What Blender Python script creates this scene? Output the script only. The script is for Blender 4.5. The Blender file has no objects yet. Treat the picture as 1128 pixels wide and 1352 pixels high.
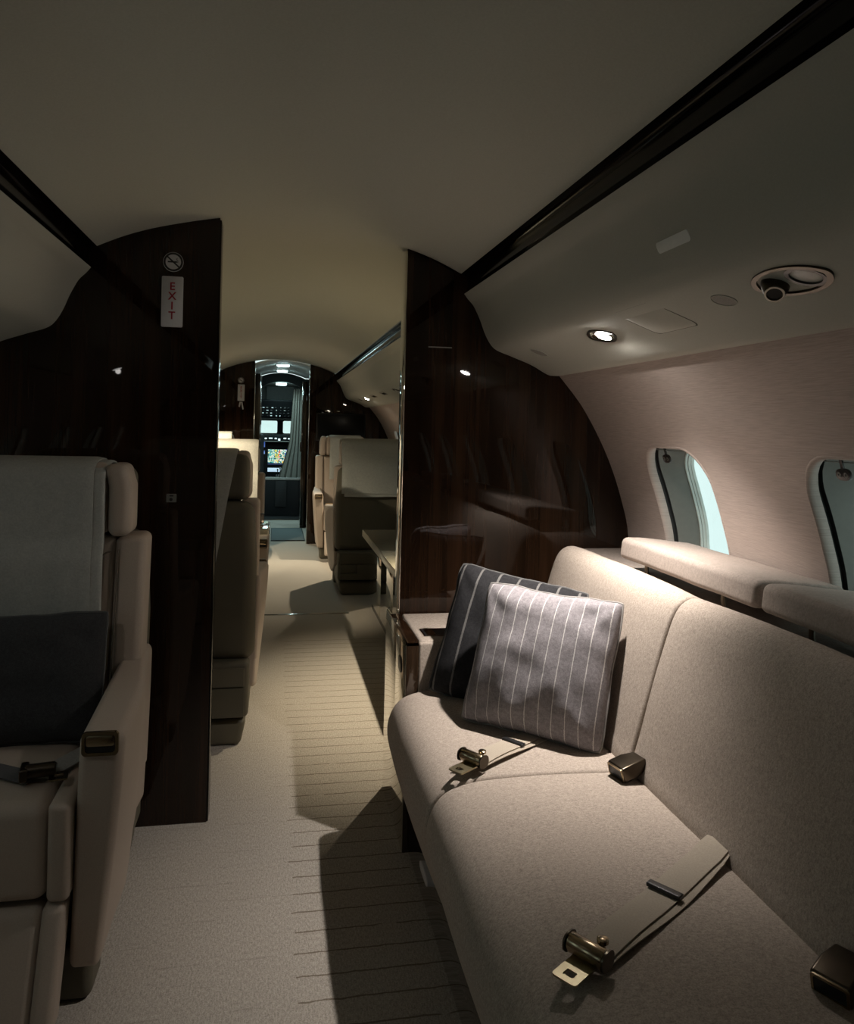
import bpy, bmesh, math, random
from math import sin, cos, pi, radians, sqrt, tan, atan2
from mathutils import Vector, Matrix, noise

SC = bpy.context.scene
COL = SC.collection

# ---------------------------------------------------------------- camera, world, exposure
cam_data = bpy.data.cameras.new('camera')
cam = bpy.data.objects.new('camera', cam_data)
COL.objects.link(cam)
YAW, PITCH, ROLL = 0.19389, 0.00012, 0.02364
fw = Vector((sin(YAW) * cos(PITCH), cos(YAW) * cos(PITCH), -sin(PITCH)))
rt = Vector((cos(YAW), -sin(YAW), 0))
up = rt.cross(fw)
rr_ = rt * cos(ROLL) + up * sin(ROLL)
uu_ = up * cos(ROLL) - rt * sin(ROLL)
M4 = Matrix((rr_, uu_, -fw)).transposed().to_4x4()
M4.translation = Vector((0, 0, 1.22))
cam.matrix_world = M4
cam_data.sensor_fit = 'AUTO'
cam_data.sensor_width = 36.0
cam_data.lens = 1025.2 * 36.0 / 1352.0
cam_data.shift_y = -(676 - 563.6) / 1352.0
cam_data.clip_start = 0.02
SC.camera = cam

world = bpy.data.worlds.new('daylit_hangar')
SC.world = world
world.use_nodes = True
world.node_tree.nodes['Background'].inputs['Color'].default_value = (0.76, 0.93, 0.905, 1)
world.node_tree.nodes['Background'].inputs['Strength'].default_value = 1.1

SC.view_settings.view_transform = 'Standard'
SC.view_settings.look = 'None'
SC.view_settings.exposure = 0.0
SC.view_settings.gamma = 1.0
SC.view_settings.use_curve_mapping = False

READ_W = 72.0        # a lit reading light over the sofa
READ_B = 126.0        # the lit reading lights of the forward cabin
READ_COL = (1.0, 0.915, 0.84)
READ_COL_B = (1.0, 0.855, 0.62)
ENTRY_COL = (0.62, 0.95, 0.97)

# ---------------------------------------------------------------- materials
MATS = {}


def _nt(name):
    m = bpy.data.materials.new(name)
    m.use_nodes = True
    nt = m.node_tree
    return m, nt, nt.nodes['Principled BSDF']


def N(nt, t, **kw):
    n = nt.nodes.new(t)
    for k, v in kw.items():
        setattr(n, k, v)
    return n


def coords(nt, scale=(1, 1, 1), kind='Object', rot=(0, 0, 0)):
    tc = N(nt, 'ShaderNodeTexCoord')
    mp = N(nt, 'ShaderNodeMapping')
    mp.inputs['Scale'].default_value = scale
    mp.inputs['Rotation'].default_value = rot
    nt.links.new(tc.outputs[kind], mp.inputs['Vector'])
    return mp.outputs['Vector']


def ramp(nt, fac, stops, interp='LINEAR'):
    r = N(nt, 'ShaderNodeValToRGB')
    r.color_ramp.interpolation = interp
    el = r.color_ramp.elements
    while len(el) < len(stops):
        el.new(0.5)
    for e, (p, c) in zip(el, stops):
        e.position = p
        e.color = (*c, 1)
    nt.links.new(fac, r.inputs['Fac'])
    return r.outputs['Color']


def noise_tex(nt, vec, scale, detail=3, rough=0.5):
    n = N(nt, 'ShaderNodeTexNoise')
    n.inputs['Scale'].default_value = scale
    n.inputs['Detail'].default_value = detail
    n.inputs['Roughness'].default_value = rough
    nt.links.new(vec, n.inputs['Vector'])
    return n.outputs['Fac']


def bump(nt, bsdf, h, strength, dist=0.002):
    b = N(nt, 'ShaderNodeBump')
    b.inputs['Strength'].default_value = strength
    b.inputs['Distance'].default_value = dist
    nt.links.new(h, b.inputs['Height'])
    nt.links.new(b.outputs['Normal'], bsdf.inputs['Normal'])


def math_(nt, op, a, b=None, c=None):
    n = N(nt, 'ShaderNodeMath', operation=op)
    for i, x in enumerate((a, b, c)):
        if x is None:
            continue
        if isinstance(x, (int, float)):
            n.inputs[i].default_value = x
        else:
            nt.links.new(x, n.inputs[i])
    return n.outputs[0]


def mixc(nt, fac, a, b):
    n = N(nt, 'ShaderNodeMix', data_type='RGBA')
    if isinstance(fac, (int, float)):
        n.inputs[0].default_value = fac
    else:
        nt.links.new(fac, n.inputs[0])
    for i, x in ((6, a), (7, b)):
        if isinstance(x, tuple):
            n.inputs[i].default_value = (*x, 1)
        else:
            nt.links.new(x, n.inputs[i])
    return n.outputs[2]


def plain(name, col, rough=0.5, metal=0.0, coat=0.0, grain=0.12, gscale=60, bumpy=0.0, spec=0.5, stretch=(1, 1, 1), ior=1.5, sheen=0.0):
    m, nt, b = _nt(name)
    v = coords(nt, stretch)
    f = noise_tex(nt, v, gscale, 4, 0.6)
    lo = tuple(c * (1 - grain) for c in col)
    hi = tuple(min(1, c * (1 + grain)) for c in col)
    c = ramp(nt, f, [(0.3, lo), (0.7, hi)])
    nt.links.new(c, b.inputs['Base Color'])
    b.inputs['Roughness'].default_value = rough
    b.inputs['Metallic'].default_value = metal
    b.inputs['Coat Weight'].default_value = coat
    b.inputs['Coat Roughness'].default_value = 0.03
    b.inputs['Specular IOR Level'].default_value = spec
    b.inputs['IOR'].default_value = ior
    b.inputs['Sheen Weight'].default_value = sheen
    if bumpy:
        bump(nt, b, f, bumpy)
    MATS[name] = m
    return m


def emit(name, col, strength):
    m, nt, b = _nt(name)
    b.inputs['Base Color'].default_value = (0.8, 0.8, 0.8, 1)
    b.inputs['Emission Color'].default_value = (*col, 1)
    b.inputs['Emission Strength'].default_value = strength
    MATS[name] = m
    return m


def melange(name, col, bumpy=0.35, contrast=0.30, scale=420, stretch=(1, 1, 1), sheen=0.0):
    """woven wool: two scales of flecks and a fine weave relief"""
    m, nt, b = _nt(name)
    v = coords(nt, stretch)
    f1 = noise_tex(nt, v, scale, 2, 0.7)
    f2 = noise_tex(nt, coords(nt, tuple(s * k for s, k in zip(stretch, (1.0, 1.6, 1.0)))), scale * 0.33, 3, 0.6)
    f = math_(nt, 'MULTIPLY_ADD', f1, 0.6, math_(nt, 'MULTIPLY', f2, 0.4))
    c = ramp(nt, f, [(0.36, tuple(x * (1 - contrast) for x in col)), (0.5, col), (0.64, tuple(min(1, x * (1 + contrast)) for x in col))])
    nt.links.new(c, b.inputs['Base Color'])
    b.inputs['Roughness'].default_value = 0.95
    b.inputs['Specular IOR Level'].default_value = 0.15
    b.inputs['Sheen Weight'].default_value = sheen
    bump(nt, b, f, bumpy, 0.0012)
    MATS[name] = m
    return m


def pinstripe(name, base, line, pitch, half, contrast=0.28, shift=0.0):
    """melange wool with thin stripes running along local z"""
    m, nt, b = _nt(name)
    v = coords(nt)
    sep = N(nt, 'ShaderNodeSeparateXYZ')
    nt.links.new(v, sep.inputs[0])
    f1 = noise_tex(nt, v, 380, 2, 0.7)
    f2 = noise_tex(nt, v, 120, 3, 0.6)
    f = math_(nt, 'MULTIPLY_ADD', f1, 0.55, math_(nt, 'MULTIPLY', f2, 0.45))
    body = ramp(nt, f, [(0.36, tuple(x * (1 - contrast) for x in base)), (0.64, tuple(x * (1 + contrast) for x in base))])
    wob = math_(nt, 'MULTIPLY', math_(nt, 'SUBTRACT', noise_tex(nt, v, 260, 1), 0.5), 0.0022)
    x = math_(nt, 'ADD', math_(nt, 'ADD', sep.outputs['X'], shift), wob)
    fr = math_(nt, 'FRACT', math_(nt, 'ADD', math_(nt, 'DIVIDE', x, pitch), 100.5))
    d = math_(nt, 'ABSOLUTE', math_(nt, 'SUBTRACT', fr, 0.5))
    on = math_(nt, 'LESS_THAN', d, half / pitch)
    on = math_(nt, 'MULTIPLY', on, math_(nt, 'ADD', 0.45, math_(nt, 'MULTIPLY', f1, 0.7)))
    nt.links.new(mixc(nt, on, body, line), b.inputs['Base Color'])
    b.inputs['Roughness'].default_value = 0.95
    b.inputs['Specular IOR Level'].default_value = 0.12
    bump(nt, b, f, 0.35, 0.0012)
    MATS[name] = m
    return m


def wood(name, dark, light, rough=0.05, coat=1.0, spec=0.5, ior=1.5, coat_ior=1.5, metal=0.0):
    """lacquered veneer with straight vertical grain"""
    m, nt, b = _nt(name)
    f1 = noise_tex(nt, coords(nt, (14, 14, 0.5)), 1.0, 5, 0.65)
    f2 = noise_tex(nt, coords(nt, (160, 160, 2.5)), 1.0, 3, 0.6)
    f = math_(nt, 'MULTIPLY_ADD', f1, 0.75, math_(nt, 'MULTIPLY', f2, 0.25))
    c = ramp(nt, f, [(0.35, dark), (0.52, tuple((a + c_) / 2 for a, c_ in zip(dark, light))), (0.66, light)])
    nt.links.new(c, b.inputs['Base Color'])
    b.inputs['Roughness'].default_value = rough
    b.inputs['Coat Weight'].default_value = coat
    b.inputs['Coat Roughness'].default_value = 0.02
    b.inputs['Specular IOR Level'].default_value = spec
    b.inputs['IOR'].default_value = ior
    b.inputs['Coat IOR'].default_value = coat_ior
    b.inputs['Metallic'].default_value = metal
    MATS[name] = m
    return m


def carpet(name):
    m, nt, b = _nt(name)
    v = coords(nt)
    sep = N(nt, 'ShaderNodeSeparateXYZ')
    nt.links.new(v, sep.inputs[0])
    pile = noise_tex(nt, v, 300, 3, 0.75)
    tuft = noise_tex(nt, coords(nt, (1.0, 0.35, 1)), 240, 2, 0.6)
    big = noise_tex(nt, v, 3.0, 2, 0.5)
    f = math_(nt, 'MULTIPLY_ADD', pile, 0.6, math_(nt, 'MULTIPLY', tuft, 0.4))
    base = ramp(nt, f, [(0.34, (0.22, 0.198, 0.17)), (0.5, (0.40, 0.365, 0.32)), (0.66, (0.56, 0.515, 0.455))])
    base = mixc(nt, math_(nt, 'MULTIPLY', big, 0.25), base, (0.31, 0.28, 0.245))
    # thin cross ribs in the aisle runner
    wob = math_(nt, 'MULTIPLY', math_(nt, 'SUBTRACT', noise_tex(nt, v, 26, 2), 0.5), 0.010)
    fr = math_(nt, 'FRACT', math_(nt, 'ADD', math_(nt, 'DIVIDE', math_(nt, 'ADD', sep.outputs['Y'], wob), 0.0768), 50.0))
    d = math_(nt, 'ABSOLUTE', math_(nt, 'SUBTRACT', fr, 0.5))
    line = math_(nt, 'LESS_THAN', d, 0.030)
    edge = math_(nt, 'ADD', 0.075, math_(nt, 'MULTIPLY', math_(nt, 'SUBTRACT', noise_tex(nt, coords(nt, (0.01, 1, 0.01)), 18, 1), 0.5), 0.05))
    inx = math_(nt, 'MULTIPLY', math_(nt, 'GREATER_THAN', sep.outputs['X'], edge), math_(nt, 'LESS_THAN', sep.outputs['X'], 0.62))
    inx = math_(nt, 'MULTIPLY', inx, math_(nt, 'LESS_THAN', sep.outputs['Y'], 4.42))
    brk = math_(nt, 'MULTIPLY', math_(nt, 'GREATER_THAN', noise_tex(nt, coords(nt, (1, 6, 1)), 9, 2), 0.36), 0.75)
    dark = math_(nt, 'MULTIPLY', math_(nt, 'MULTIPLY', line, inx), brk)
    col = mixc(nt, dark, base, (0.13, 0.10, 0.07))
    outx = math_(nt, 'MULTIPLY', math_(nt, 'LESS_THAN', sep.outputs['X'], edge), math_(nt, 'GREATER_THAN', noise_tex(nt, coords(nt, (1, 5, 1)), 7, 2), 0.55))
    faint = math_(nt, 'MULTIPLY', math_(nt, 'MULTIPLY', line, outx), 0.22)
    col = mixc(nt, faint, col, (0.17, 0.145, 0.115))
    nt.links.new(col, b.inputs['Base Color'])
    b.inputs['Roughness'].default_value = 1.0
    b.inputs['Specular IOR Level'].default_value = 0.05
    h = math_(nt, 'SUBTRACT', f, math_(nt, 'MULTIPLY', dark, 0.8))
    bump(nt, b, h, 0.6, 0.004)
    MATS[name] = m
    return m


def pane_mat(name, tint, refl=1.0):
    m, nt, b = _nt(name)
    nt.nodes.remove(b)
    out = nt.nodes['Material Output']
    tr = N(nt, 'ShaderNodeBsdfTransparent')
    gl = N(nt, 'ShaderNodeBsdfGlossy')
    gl.inputs['Roughness'].default_value = 0.01
    lw = N(nt, 'ShaderNodeLayerWeight')
    lw.inputs['Blend'].default_value = 0.5
    fac = math_(nt, 'MULTIPLY_ADD', math_(nt, 'POWER', lw.outputs['Facing'], 5.0), 0.55, 0.03)
    mx = N(nt, 'ShaderNodeMixShader')
    v = coords(nt)
    c = ramp(nt, noise_tex(nt, v, 5, 2), [(0.3, tuple(x * 0.97 for x in tint)), (0.7, tint)])
    nt.links.new(c, tr.inputs['Color'])
    nt.links.new(fac, mx.inputs[0])
    nt.links.new(tr.outputs[0], mx.inputs[1])
    nt.links.new(gl.outputs[0], mx.inputs[2])
    nt.links.new(mx.outputs[0], out.inputs['Surface'])
    MATS[name] = m
    return m


def screen_map(name):
    """moving-map display: chart, colour bars, dark inset - a lit screen"""
    m, nt, b = _nt(name)
    tc = N(nt, 'ShaderNodeTexCoord')
    sep = N(nt, 'ShaderNodeSeparateXYZ')
    nt.links.new(tc.outputs['Generated'], sep.inputs[0])
    band = ramp(nt, sep.outputs['X'], [(0.0, (0.02, 0.10, 0.16)), (0.06, (0.10, 0.55, 0.50)), (0.30, (0.85, 0.75, 0.05)), (0.47, (0.9, 0.08, 0.03)), (0.56, (0.95, 0.85, 0.75)), (0.66, (0.95, 0.6, 0.05)), (0.76, (0.02, 0.05, 0.75))], 'CONSTANT')
    vor = N(nt, 'ShaderNodeTexVoronoi')
    vor.inputs['Scale'].default_value = 9
    nt.links.new(tc.outputs['Generated'], vor.inputs['Vector'])
    blot = ramp(nt, noise_tex(nt, tc.outputs['Generated'], 11, 3), [(0.0, (0.02, 0.03, 0.05)), (0.42, (0.0, 0.45, 0.35)), (0.5, (0.9, 0.95, 0.9)), (0.6, (0.9, 0.8, 0.1))], 'CONSTANT')
    k = math_(nt, 'GREATER_THAN', vor.outputs['Distance'], 0.42)
    c = mixc(nt, k, band, blot)
    low = math_(nt, 'LESS_THAN', sep.outputs['Z'], 0.12)
    c = mixc(nt, low, c, (0.02, 0.03, 0.08))
    b.inputs['Base Color'].default_value = (0.02, 0.02, 0.02, 1)
    nt.links.new(c, b.inputs['Emission Color'])
    b.inputs['Emission Strength'].default_value = 0.9
    MATS[name] = m
    return m


plain('ceiling_fabric', (0.53, 0.53, 0.465), 0.95, grain=0.05, gscale=250, bumpy=0.1, spec=0.1)
plain('valance_fabric', (0.45, 0.445, 0.39), 0.85, grain=0.04, gscale=300, bumpy=0.06, spec=0.2)
plain('wall_fabric', (0.45, 0.375, 0.335), 0.75, grain=0.16, gscale=14, bumpy=0.25, spec=0.25, stretch=(1, 1.4, 60))
carpet('aisle_carpet')
plain('grey_mat', (0.13, 0.15, 0.15), 0.95, grain=0.25, gscale=200, bumpy=0.4, spec=0.1)
wood('dark_wood', (0.005, 0.003, 0.0018), (0.032, 0.0155, 0.0080), rough=0.5, spec=0.0, coat_ior=1.42)
wood('mirror_lacquer', (0.60, 0.56, 0.47), (0.68, 0.64, 0.54), rough=0.03, metal=0.9)
wood('brown_veneer', (0.020, 0.012, 0.007), (0.045, 0.026, 0.015), rough=0.12)
plain('strip_lacquer', (0.003, 0.0025, 0.002), 0.12, spec=0.22)
plain('seat_leather', (0.43, 0.355, 0.292), 0.55, grain=0.06, gscale=400, bumpy=0.12, spec=0.35)
plain('shell_leather', (0.110, 0.098, 0.070), 0.6, grain=0.06, gscale=400, bumpy=0.1, spec=0.3)
plain('plinth_black', (0.02, 0.018, 0.015), 0.45)
plain('seam_thread', (0.17, 0.135, 0.105), 0.8)
melange('sofa_wool', (0.378, 0.322, 0.275))
melange('sofa_velour', (0.295, 0.25, 0.22), contrast=0.15, scale=240)
melange('towel_cream', (0.62, 0.60, 0.53), contrast=0.10, scale=200, bumpy=0.5)
melange('towel_grey', (0.40, 0.405, 0.375), contrast=0.10, scale=200, bumpy=0.5)
melange('pillow_black', (0.045, 0.045, 0.047), contrast=0.25)
pinstripe('pillow_grey', (0.225, 0.21, 0.222), (0.66, 0.64, 0.62), 0.0325, 0.00095)
pinstripe('pillow_charcoal', (0.024, 0.024, 0.026), (0.17, 0.165, 0.16), 0.056, 0.0030, shift=0.003)
plain('piping_grey', (0.22, 0.21, 0.20), 0.9)
plain('piping_dark', (0.10, 0.10, 0.10), 0.9)
plain('webbing_beige', (0.40, 0.345, 0.275), 0.8, grain=0.15, gscale=300, bumpy=0.4, stretch=(1, 4, 1))
plain('webbing_dark', (0.07, 0.068, 0.07), 0.8, grain=0.15, gscale=300)
plain('webbing_grey', (0.28, 0.265, 0.25), 0.8, grain=0.15, gscale=300)
plain('bronze', (0.36, 0.29, 0.19), 0.22, metal=1.0, grain=0.08, gscale=40)
plain('dark_bronze', (0.085, 0.070, 0.052), 0.28, metal=1.0, grain=0.08)
plain('brass', (0.44, 0.38, 0.25), 0.36, metal=1.0, grain=0.06)
plain('chrome', (0.62, 0.60, 0.57), 0.12, metal=1.0, grain=0.05)
plain('black_plastic', (0.012, 0.012, 0.013), 0.35)
plain('panel_grey', (0.20, 0.20, 0.185), 0.6)
plain('liner_grey', (0.165, 0.155, 0.135), 0.6, grain=0.05)
plain('window_white', (0.60, 0.64, 0.60), 0.5, grain=0.04)
plain('window_gasket', (0.03, 0.033, 0.033), 0.6)
plain('tab_brown', (0.045, 0.033, 0.028), 0.35)
plain('sign_white', (0.62, 0.62, 0.64), 0.5, grain=0.03)
plain('sign_red', (0.35, 0.015, 0.03), 0.6)
plain('sign_black', (0.01, 0.01, 0.01), 0.5)
plain('placard_pale', (0.92, 0.91, 0.87), 0.4, grain=0.02)
plain('hatch_gap_shade', (0.10, 0.095, 0.08), 0.9)
plain('grille_grey', (0.27, 0.255, 0.225), 0.7, grain=0.2, gscale=500)
plain('cream_lacquer', (0.52, 0.48, 0.37), 0.08, coat=1.0, grain=0.05)
plain('edge_cream', (0.42, 0.39, 0.30), 0.3, coat=0.4)
plain('cockpit_grey', (0.018, 0.019, 0.020), 0.6, spec=0.2)
plain('cockpit_black', (0.008, 0.009, 0.010), 0.6, spec=0.15)
plain('cockpit_lining', (0.30, 0.34, 0.33), 0.7)
plain('entry_white', (0.70, 0.73, 0.72), 0.5, grain=0.03)
plain('curtain_grey', (0.20, 0.19, 0.165), 0.95, grain=0.12, gscale=120)
plain('screen_off', (0.003, 0.003, 0.004), 0.3, spec=0.25)
plain('leaf_black', (0.008, 0.008, 0.009), 0.2)
emit('lens_lit', (1.0, 0.94, 0.87), 460)
emit('lens_lit_warm', (1.0, 0.90, 0.72), 130)
emit('lens_lit_dim', (1.0, 0.96, 0.92), 8)
emit('entry_lens', (0.66, 0.97, 0.98), 22)
emit('floor_light', (1.0, 0.97, 0.9), 0.35)
emit('button_lit', (0.75, 0.95, 1.0), 0.9)
emit('screen_blue', (0.03, 0.10, 0.55), 0.6)
emit('screen_pale', (0.55, 0.75, 0.95), 0.7)
plain('lens_off', (0.55, 0.54, 0.50), 0.35)
pane_mat('window_pane', (0.93, 0.99, 0.985))
screen_map('map_screen')

# ---------------------------------------------------------------- mesh builders: each returns (verts, faces)


def join(*parts):
    V, F = [], []
    for v, f in parts:
        o = len(V)
        V += v
        F += [tuple(i + o for i in q) for q in f]
    return V, F


def mapv(vf, fn):
    return [tuple(fn(*p)) for p in vf[0]], vf[1]


def shift(vf, d):
    return [(p[0] + d[0], p[1] + d[1], p[2] + d[2]) for p in vf[0]], vf[1]


def xform(vf, m):
    return [tuple(m @ Vector(p)) for p in vf[0]], vf[1]


def _axis(h, r, n, k):
    zone = [r - r * tan(radians(45) * (1 - i / k)) for i in range(k + 1)]   # 0 .. r
    lo = [-h + z for z in zone]
    inner = [(-h + r) + (2 * h - 2 * r) * i / n for i in range(1, n)]
    return lo + inner + [h - z for z in reversed(zone)]


def rbox(c, half, r, n=(1, 1, 1), k=3, deform=None):
    """box with rounded edges and corners"""
    hx, hy, hz = half
    r = min(r, hx * 0.98, hy * 0.98, hz * 0.98)
    A = [_axis(h, r, m, k) for h, m in zip(half, n)]
    L = [len(a) - 1 for a in A]
    idx, V, F = {}, [], []

    def vert(i, j, l):
        key = (i, j, l)
        if key not in idx:
            p = Vector((A[0][i], A[1][j], A[2][l]))
            q = Vector([max(-(h - r), min(h - r, x)) for x, h in zip(p, half)])
            d = p - q
            if d.length > 1e-9:
                p = q + d.normalized() * r
            p += Vector(c)
            if deform:
                p = deform(*p)
            idx[key] = len(V)
            V.append(tuple(p))
        return idx[key]

    for s in (0, 1):
        for a in range(3):
            b, d = (a + 1) % 3, (a + 2) % 3
            for i in range(L[b]):
                for j in range(L[d]):
                    q = []
                    for (bi, dj) in ((i, j), (i + 1, j), (i + 1, j + 1), (i, j + 1)):
                        t = [0, 0, 0]
                        t[a] = L[a] if s else 0
                        t[b] = bi
                        t[d] = dj
                        q.append(vert(*t))
                    F.append(tuple(q) if s else tuple(reversed(q)))
    return V, F


def box(x0, x1, y0, y1, z0, z1, r=0.003, k=1):
    return rbox(((x0 + x1) / 2, (y0 + y1) / 2, (z0 + z1) / 2), (abs(x1 - x0) / 2, abs(y1 - y0) / 2, abs(z1 - z0) / 2), r, k=k)


def loft(rings, closed=True, cap=True, loop=False):
    n = len(rings[0])
    V = [tuple(p) for r in rings for p in r]
    F = []
    R = len(rings)
    for a in range(R if loop else R - 1):
        b = (a + 1) % R
        for i in range(n if closed else n - 1):
            j = (i + 1) % n
            F.append((a * n + i, a * n + j, b * n + j, b * n + i))
    if cap and closed and not loop:
        F.append(tuple(reversed(range(n))))
        F.append(tuple((R - 1) * n + i for i in range(n)))
    return V, F


def tube(path, r, n=8, cap=True, closed=False):
    P = [Vector(p) for p in path]
    rings = []
    t0 = (P[1] - P[0]).normalized()
    u = t0.orthogonal().normalized()
    for i, p in enumerate(P):
        a = P[i - 1] if (i > 0 or closed) else P[0]
        b = P[(i + 1) % len(P)] if (i < len(P) - 1 or closed) else P[-1]
        t = (b - a).normalized()
        u = (u - t * u.dot(t)).normalized()
        w = t.cross(u)
        rad = r[i] if isinstance(r, (list, tuple)) else r
        rings.append([p + u * cos(2 * pi * k / n) * rad + w * sin(2 * pi * k / n) * rad for k in range(n)])
    return loft(rings, True, cap and not closed, closed)


def rrect(w, h, r, n=6):
    """rounded rectangle outline, counter-clockwise"""
    pts = []
    for cx, cy, a0 in ((w / 2 - r, h / 2 - r, 0), (-w / 2 + r, h / 2 - r, 90), (-w / 2 + r, -h / 2 + r, 180), (w / 2 - r, -h / 2 + r, 270)):
        for i in range(n + 1):
            a = radians(a0 + 90 * i / n)
            pts.append((cx + r * cos(a), cy + r * sin(a)))
    return pts


def ellipse(a, b, n=24, p=2.0):
    out = []
    for i in range(n):
        t = 2 * pi * i / n
        c, s = cos(t), sin(t)
        out.append((a * abs(c) ** (2 / p) * (1 if c >= 0 else -1), b * abs(s) ** (2 / p) * (1 if s >= 0 else -1)))
    return out


def slab(outline, fr, d0, d1, bev=0.0):
    """2-D outline extruded along the frame's third axis; fr = (origin, u, v, w)"""
    o, u, v, w = [Vector(x) for x in fr]

    def ring(d, s):
        cx = sum(p[0] for p in outline) / len(outline)
        cy = sum(p[1] for p in outline) / len(outline)
        out = []
        for a, b in outline:
            l = sqrt((a - cx) ** 2 + (b - cy) ** 2) or 1
            k = 1 - s / l
            out.append(o + u * (cx + (a - cx) * k) + v * (cy + (b - cy) * k) + w * d)
        return out
    if bev:
        e = bev if d1 > d0 else -bev
        rings = [ring(d0, 0), ring(d1 - e, 0), ring(d1 - e * 0.3, bev * 0.3), ring(d1, bev)]
    else:
        rings = [ring(d0, 0), ring(d1, 0)]
    return loft(rings, True, True)


def ringslab(outer, inner, fr, d0, d1):
    """flat ring between two outlines of equal count"""
    o, u, v, w = [Vector(x) for x in fr]

    def ring(pts, d):
        return [o + u * a + v * b + w * d for a, b in pts]
    return loft([ring(outer, d0), ring(outer, d1), ring(inner, d1), ring(inner, d0)], True, False, True)


def lathe(prof, fr, n=20):
    o, u, v, w = [Vector(x) for x in fr]
    rings = [[o + u * cos(2 * pi * i / n) * r + v * sin(2 * pi * i / n) * r + w * z for i in range(n)] for r, z in prof]
    return loft(rings, True, True)


def ribbon(path, side, width, th=0.0016, m=3):
    """strap: path of points, side direction per point, flat with thickness"""
    P = [Vector(p) for p in path]
    S = [Vector(s).normalized() for s in (side if isinstance(side, list) else [side] * len(P))]
    rings = []
    for i, p in enumerate(P):
        t = (P[min(i + 1, len(P) - 1)] - P[max(i - 1, 0)]).normalized()
        nrm = S[i].cross(t).normalized()
        w = width[i] if isinstance(width, (list, tuple)) else width
        a = [p + S[i] * w * (k / m - 0.5) + nrm * th / 2 for k in range(m + 1)]
        b = [p + S[i] * w * (k / m - 0.5) - nrm * th / 2 for k in reversed(range(m + 1))]
        rings.append(a + b)
    return loft(rings, True, True)


def interp(pts, n):
    """smooth (Catmull-Rom) resample of a polyline of any dimension"""
    P = [Vector(p) for p in pts]
    out = []
    m = len(P) - 1
    for i in range(n + 1):
        t = i / n * m
        k = min(int(t), m - 1)
        f = t - k
        p0, p1, p2, p3 = P[max(k - 1, 0)], P[k], P[k + 1], P[min(k + 2, m)]
        out.append(0.5 * ((2 * p1) + (p2 - p0) * f + (2 * p0 - 5 * p1 + 4 * p2 - p3) * f * f + (3 * p1 - p0 - 3 * p2 + p3) * f ** 3))
    return out


# ---------------------------------------------------------------- objects
def root_loc(o):
    while o.parent:
        o = o.parent
    return o.location


def mk(name, vf, mat, parent=None, loc=None, local=False, smooth=True, angle=40, label=None):
    """one mesh object. vf is in world space unless local; parts sit in their thing's own frame"""
    V, F = vf
    off = Vector((0, 0, 0))
    if not local:
        if parent is not None:
            off = Vector(root_loc(parent))
        elif loc is not None:
            off = Vector(loc)
    me = bpy.data.meshes.new(name)
    me.from_pydata([tuple(Vector(p) - off) for p in V], [], F)
    bm = bmesh.new()
    bm.from_mesh(me)
    bmesh.ops.recalc_face_normals(bm, faces=bm.faces)
    bm.to_mesh(me)
    bm.free()
    me.materials.append(MATS[mat])
    if smooth:
        me.polygons.foreach_set('use_smooth', [True] * len(me.polygons))
        me.set_sharp_from_angle(angle=radians(angle))
    o = bpy.data.objects.new(name, me)
    COL.objects.link(o)
    if parent is not None:
        o.parent = parent
    elif loc is not None:
        o.location = loc
    if label:
        o['label'] = label
    return o


def thing(name, loc, label, cat, group=None, rot=0.0):
    o = bpy.data.objects.new(name, None)
    COL.objects.link(o)
    o.empty_display_size = 0.05
    o.location = loc
    o.rotation_euler = (0, 0, rot)
    tag(o, label, cat, group)
    return o


def tag(o, label, cat, group=None):
    o['label'] = label
    o['category'] = cat
    if group:
        o['group'] = group
    return o


def structure(o, label=None):
    o['kind'] = 'structure'
    if label:
        o['label'] = label
    return o


def copy_tree(root, loc, rot, label, group=None, skip=()):
    r = root.copy()
    COL.objects.link(r)
    r.location = loc
    r.rotation_euler = (0, 0, rot)
    r['label'] = label
    if group:
        r['group'] = group
    for ch in root.children:
        if ch.name.split('.')[0] in skip:
            continue
        c = ch.copy()
        COL.objects.link(c)
        c.parent = r
        for g in ch.children:
            d = g.copy()
            COL.objects.link(d)
            d.parent = c
    return r


def text_vf(body, size, fr, depth=0.0006, bold=0.0):
    cu = bpy.data.curves.new('letters', 'FONT')
    cu.body = body
    cu.size = size
    cu.align_x = 'CENTER'
    cu.align_y = 'CENTER'
    cu.extrude = depth / 2
    cu.offset = bold
    cu.resolution_u = 3
    ob = bpy.data.objects.new('letters', cu)
    COL.objects.link(ob)
    dg = bpy.context.evaluated_depsgraph_get()
    me = bpy.data.meshes.new_from_object(ob.evaluated_get(dg))
    o, u, v, w = [Vector(x) for x in fr]
    V = [tuple(o + u * p.co.x + v * p.co.y + w * p.co.z) for p in me.vertices]
    F = [tuple(p.vertices) for p in me.polygons]
    bpy.data.objects.remove(ob)
    bpy.data.curves.remove(cu)
    bpy.data.meshes.remove(me)
    return V, F


# ---------------------------------------------------------------- cabin section
XC = 0.035                                   # cabin centre line
Y_AFT, Y_MID, Y_FWD, Y_COCK = -2.0, 2.53, 7.98, 9.95

CEIL_R = [(0.0, 1.858), (0.12, 1.854), (0.24, 1.836), (0.384, 1.802), (0.480, 1.770), (0.563, 1.732)]
STRIP_R = [(0.563, 1.732), (0.585, 1.722), (0.590, 1.690), (0.578, 1.668)]
VAL_R = [(0.578, 1.668), (0.592, 1.650), (0.612, 1.628), (0.634, 1.585), (0.652, 1.540), (0.671, 1.506), (0.695, 1.484), (0.75, 1.464), (0.82, 1.438), (0.869, 1.412), (0.890, 1.405), (0.921, 1.405)]
WALL_R = [(0.985, 0.0), (1.105, 0.3), (1.175, 0.6), (1.190, 0.835), (1.160, 0.981), (1.100, 1.139), (1.012, 1.294), (0.919, 1.407)]


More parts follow.
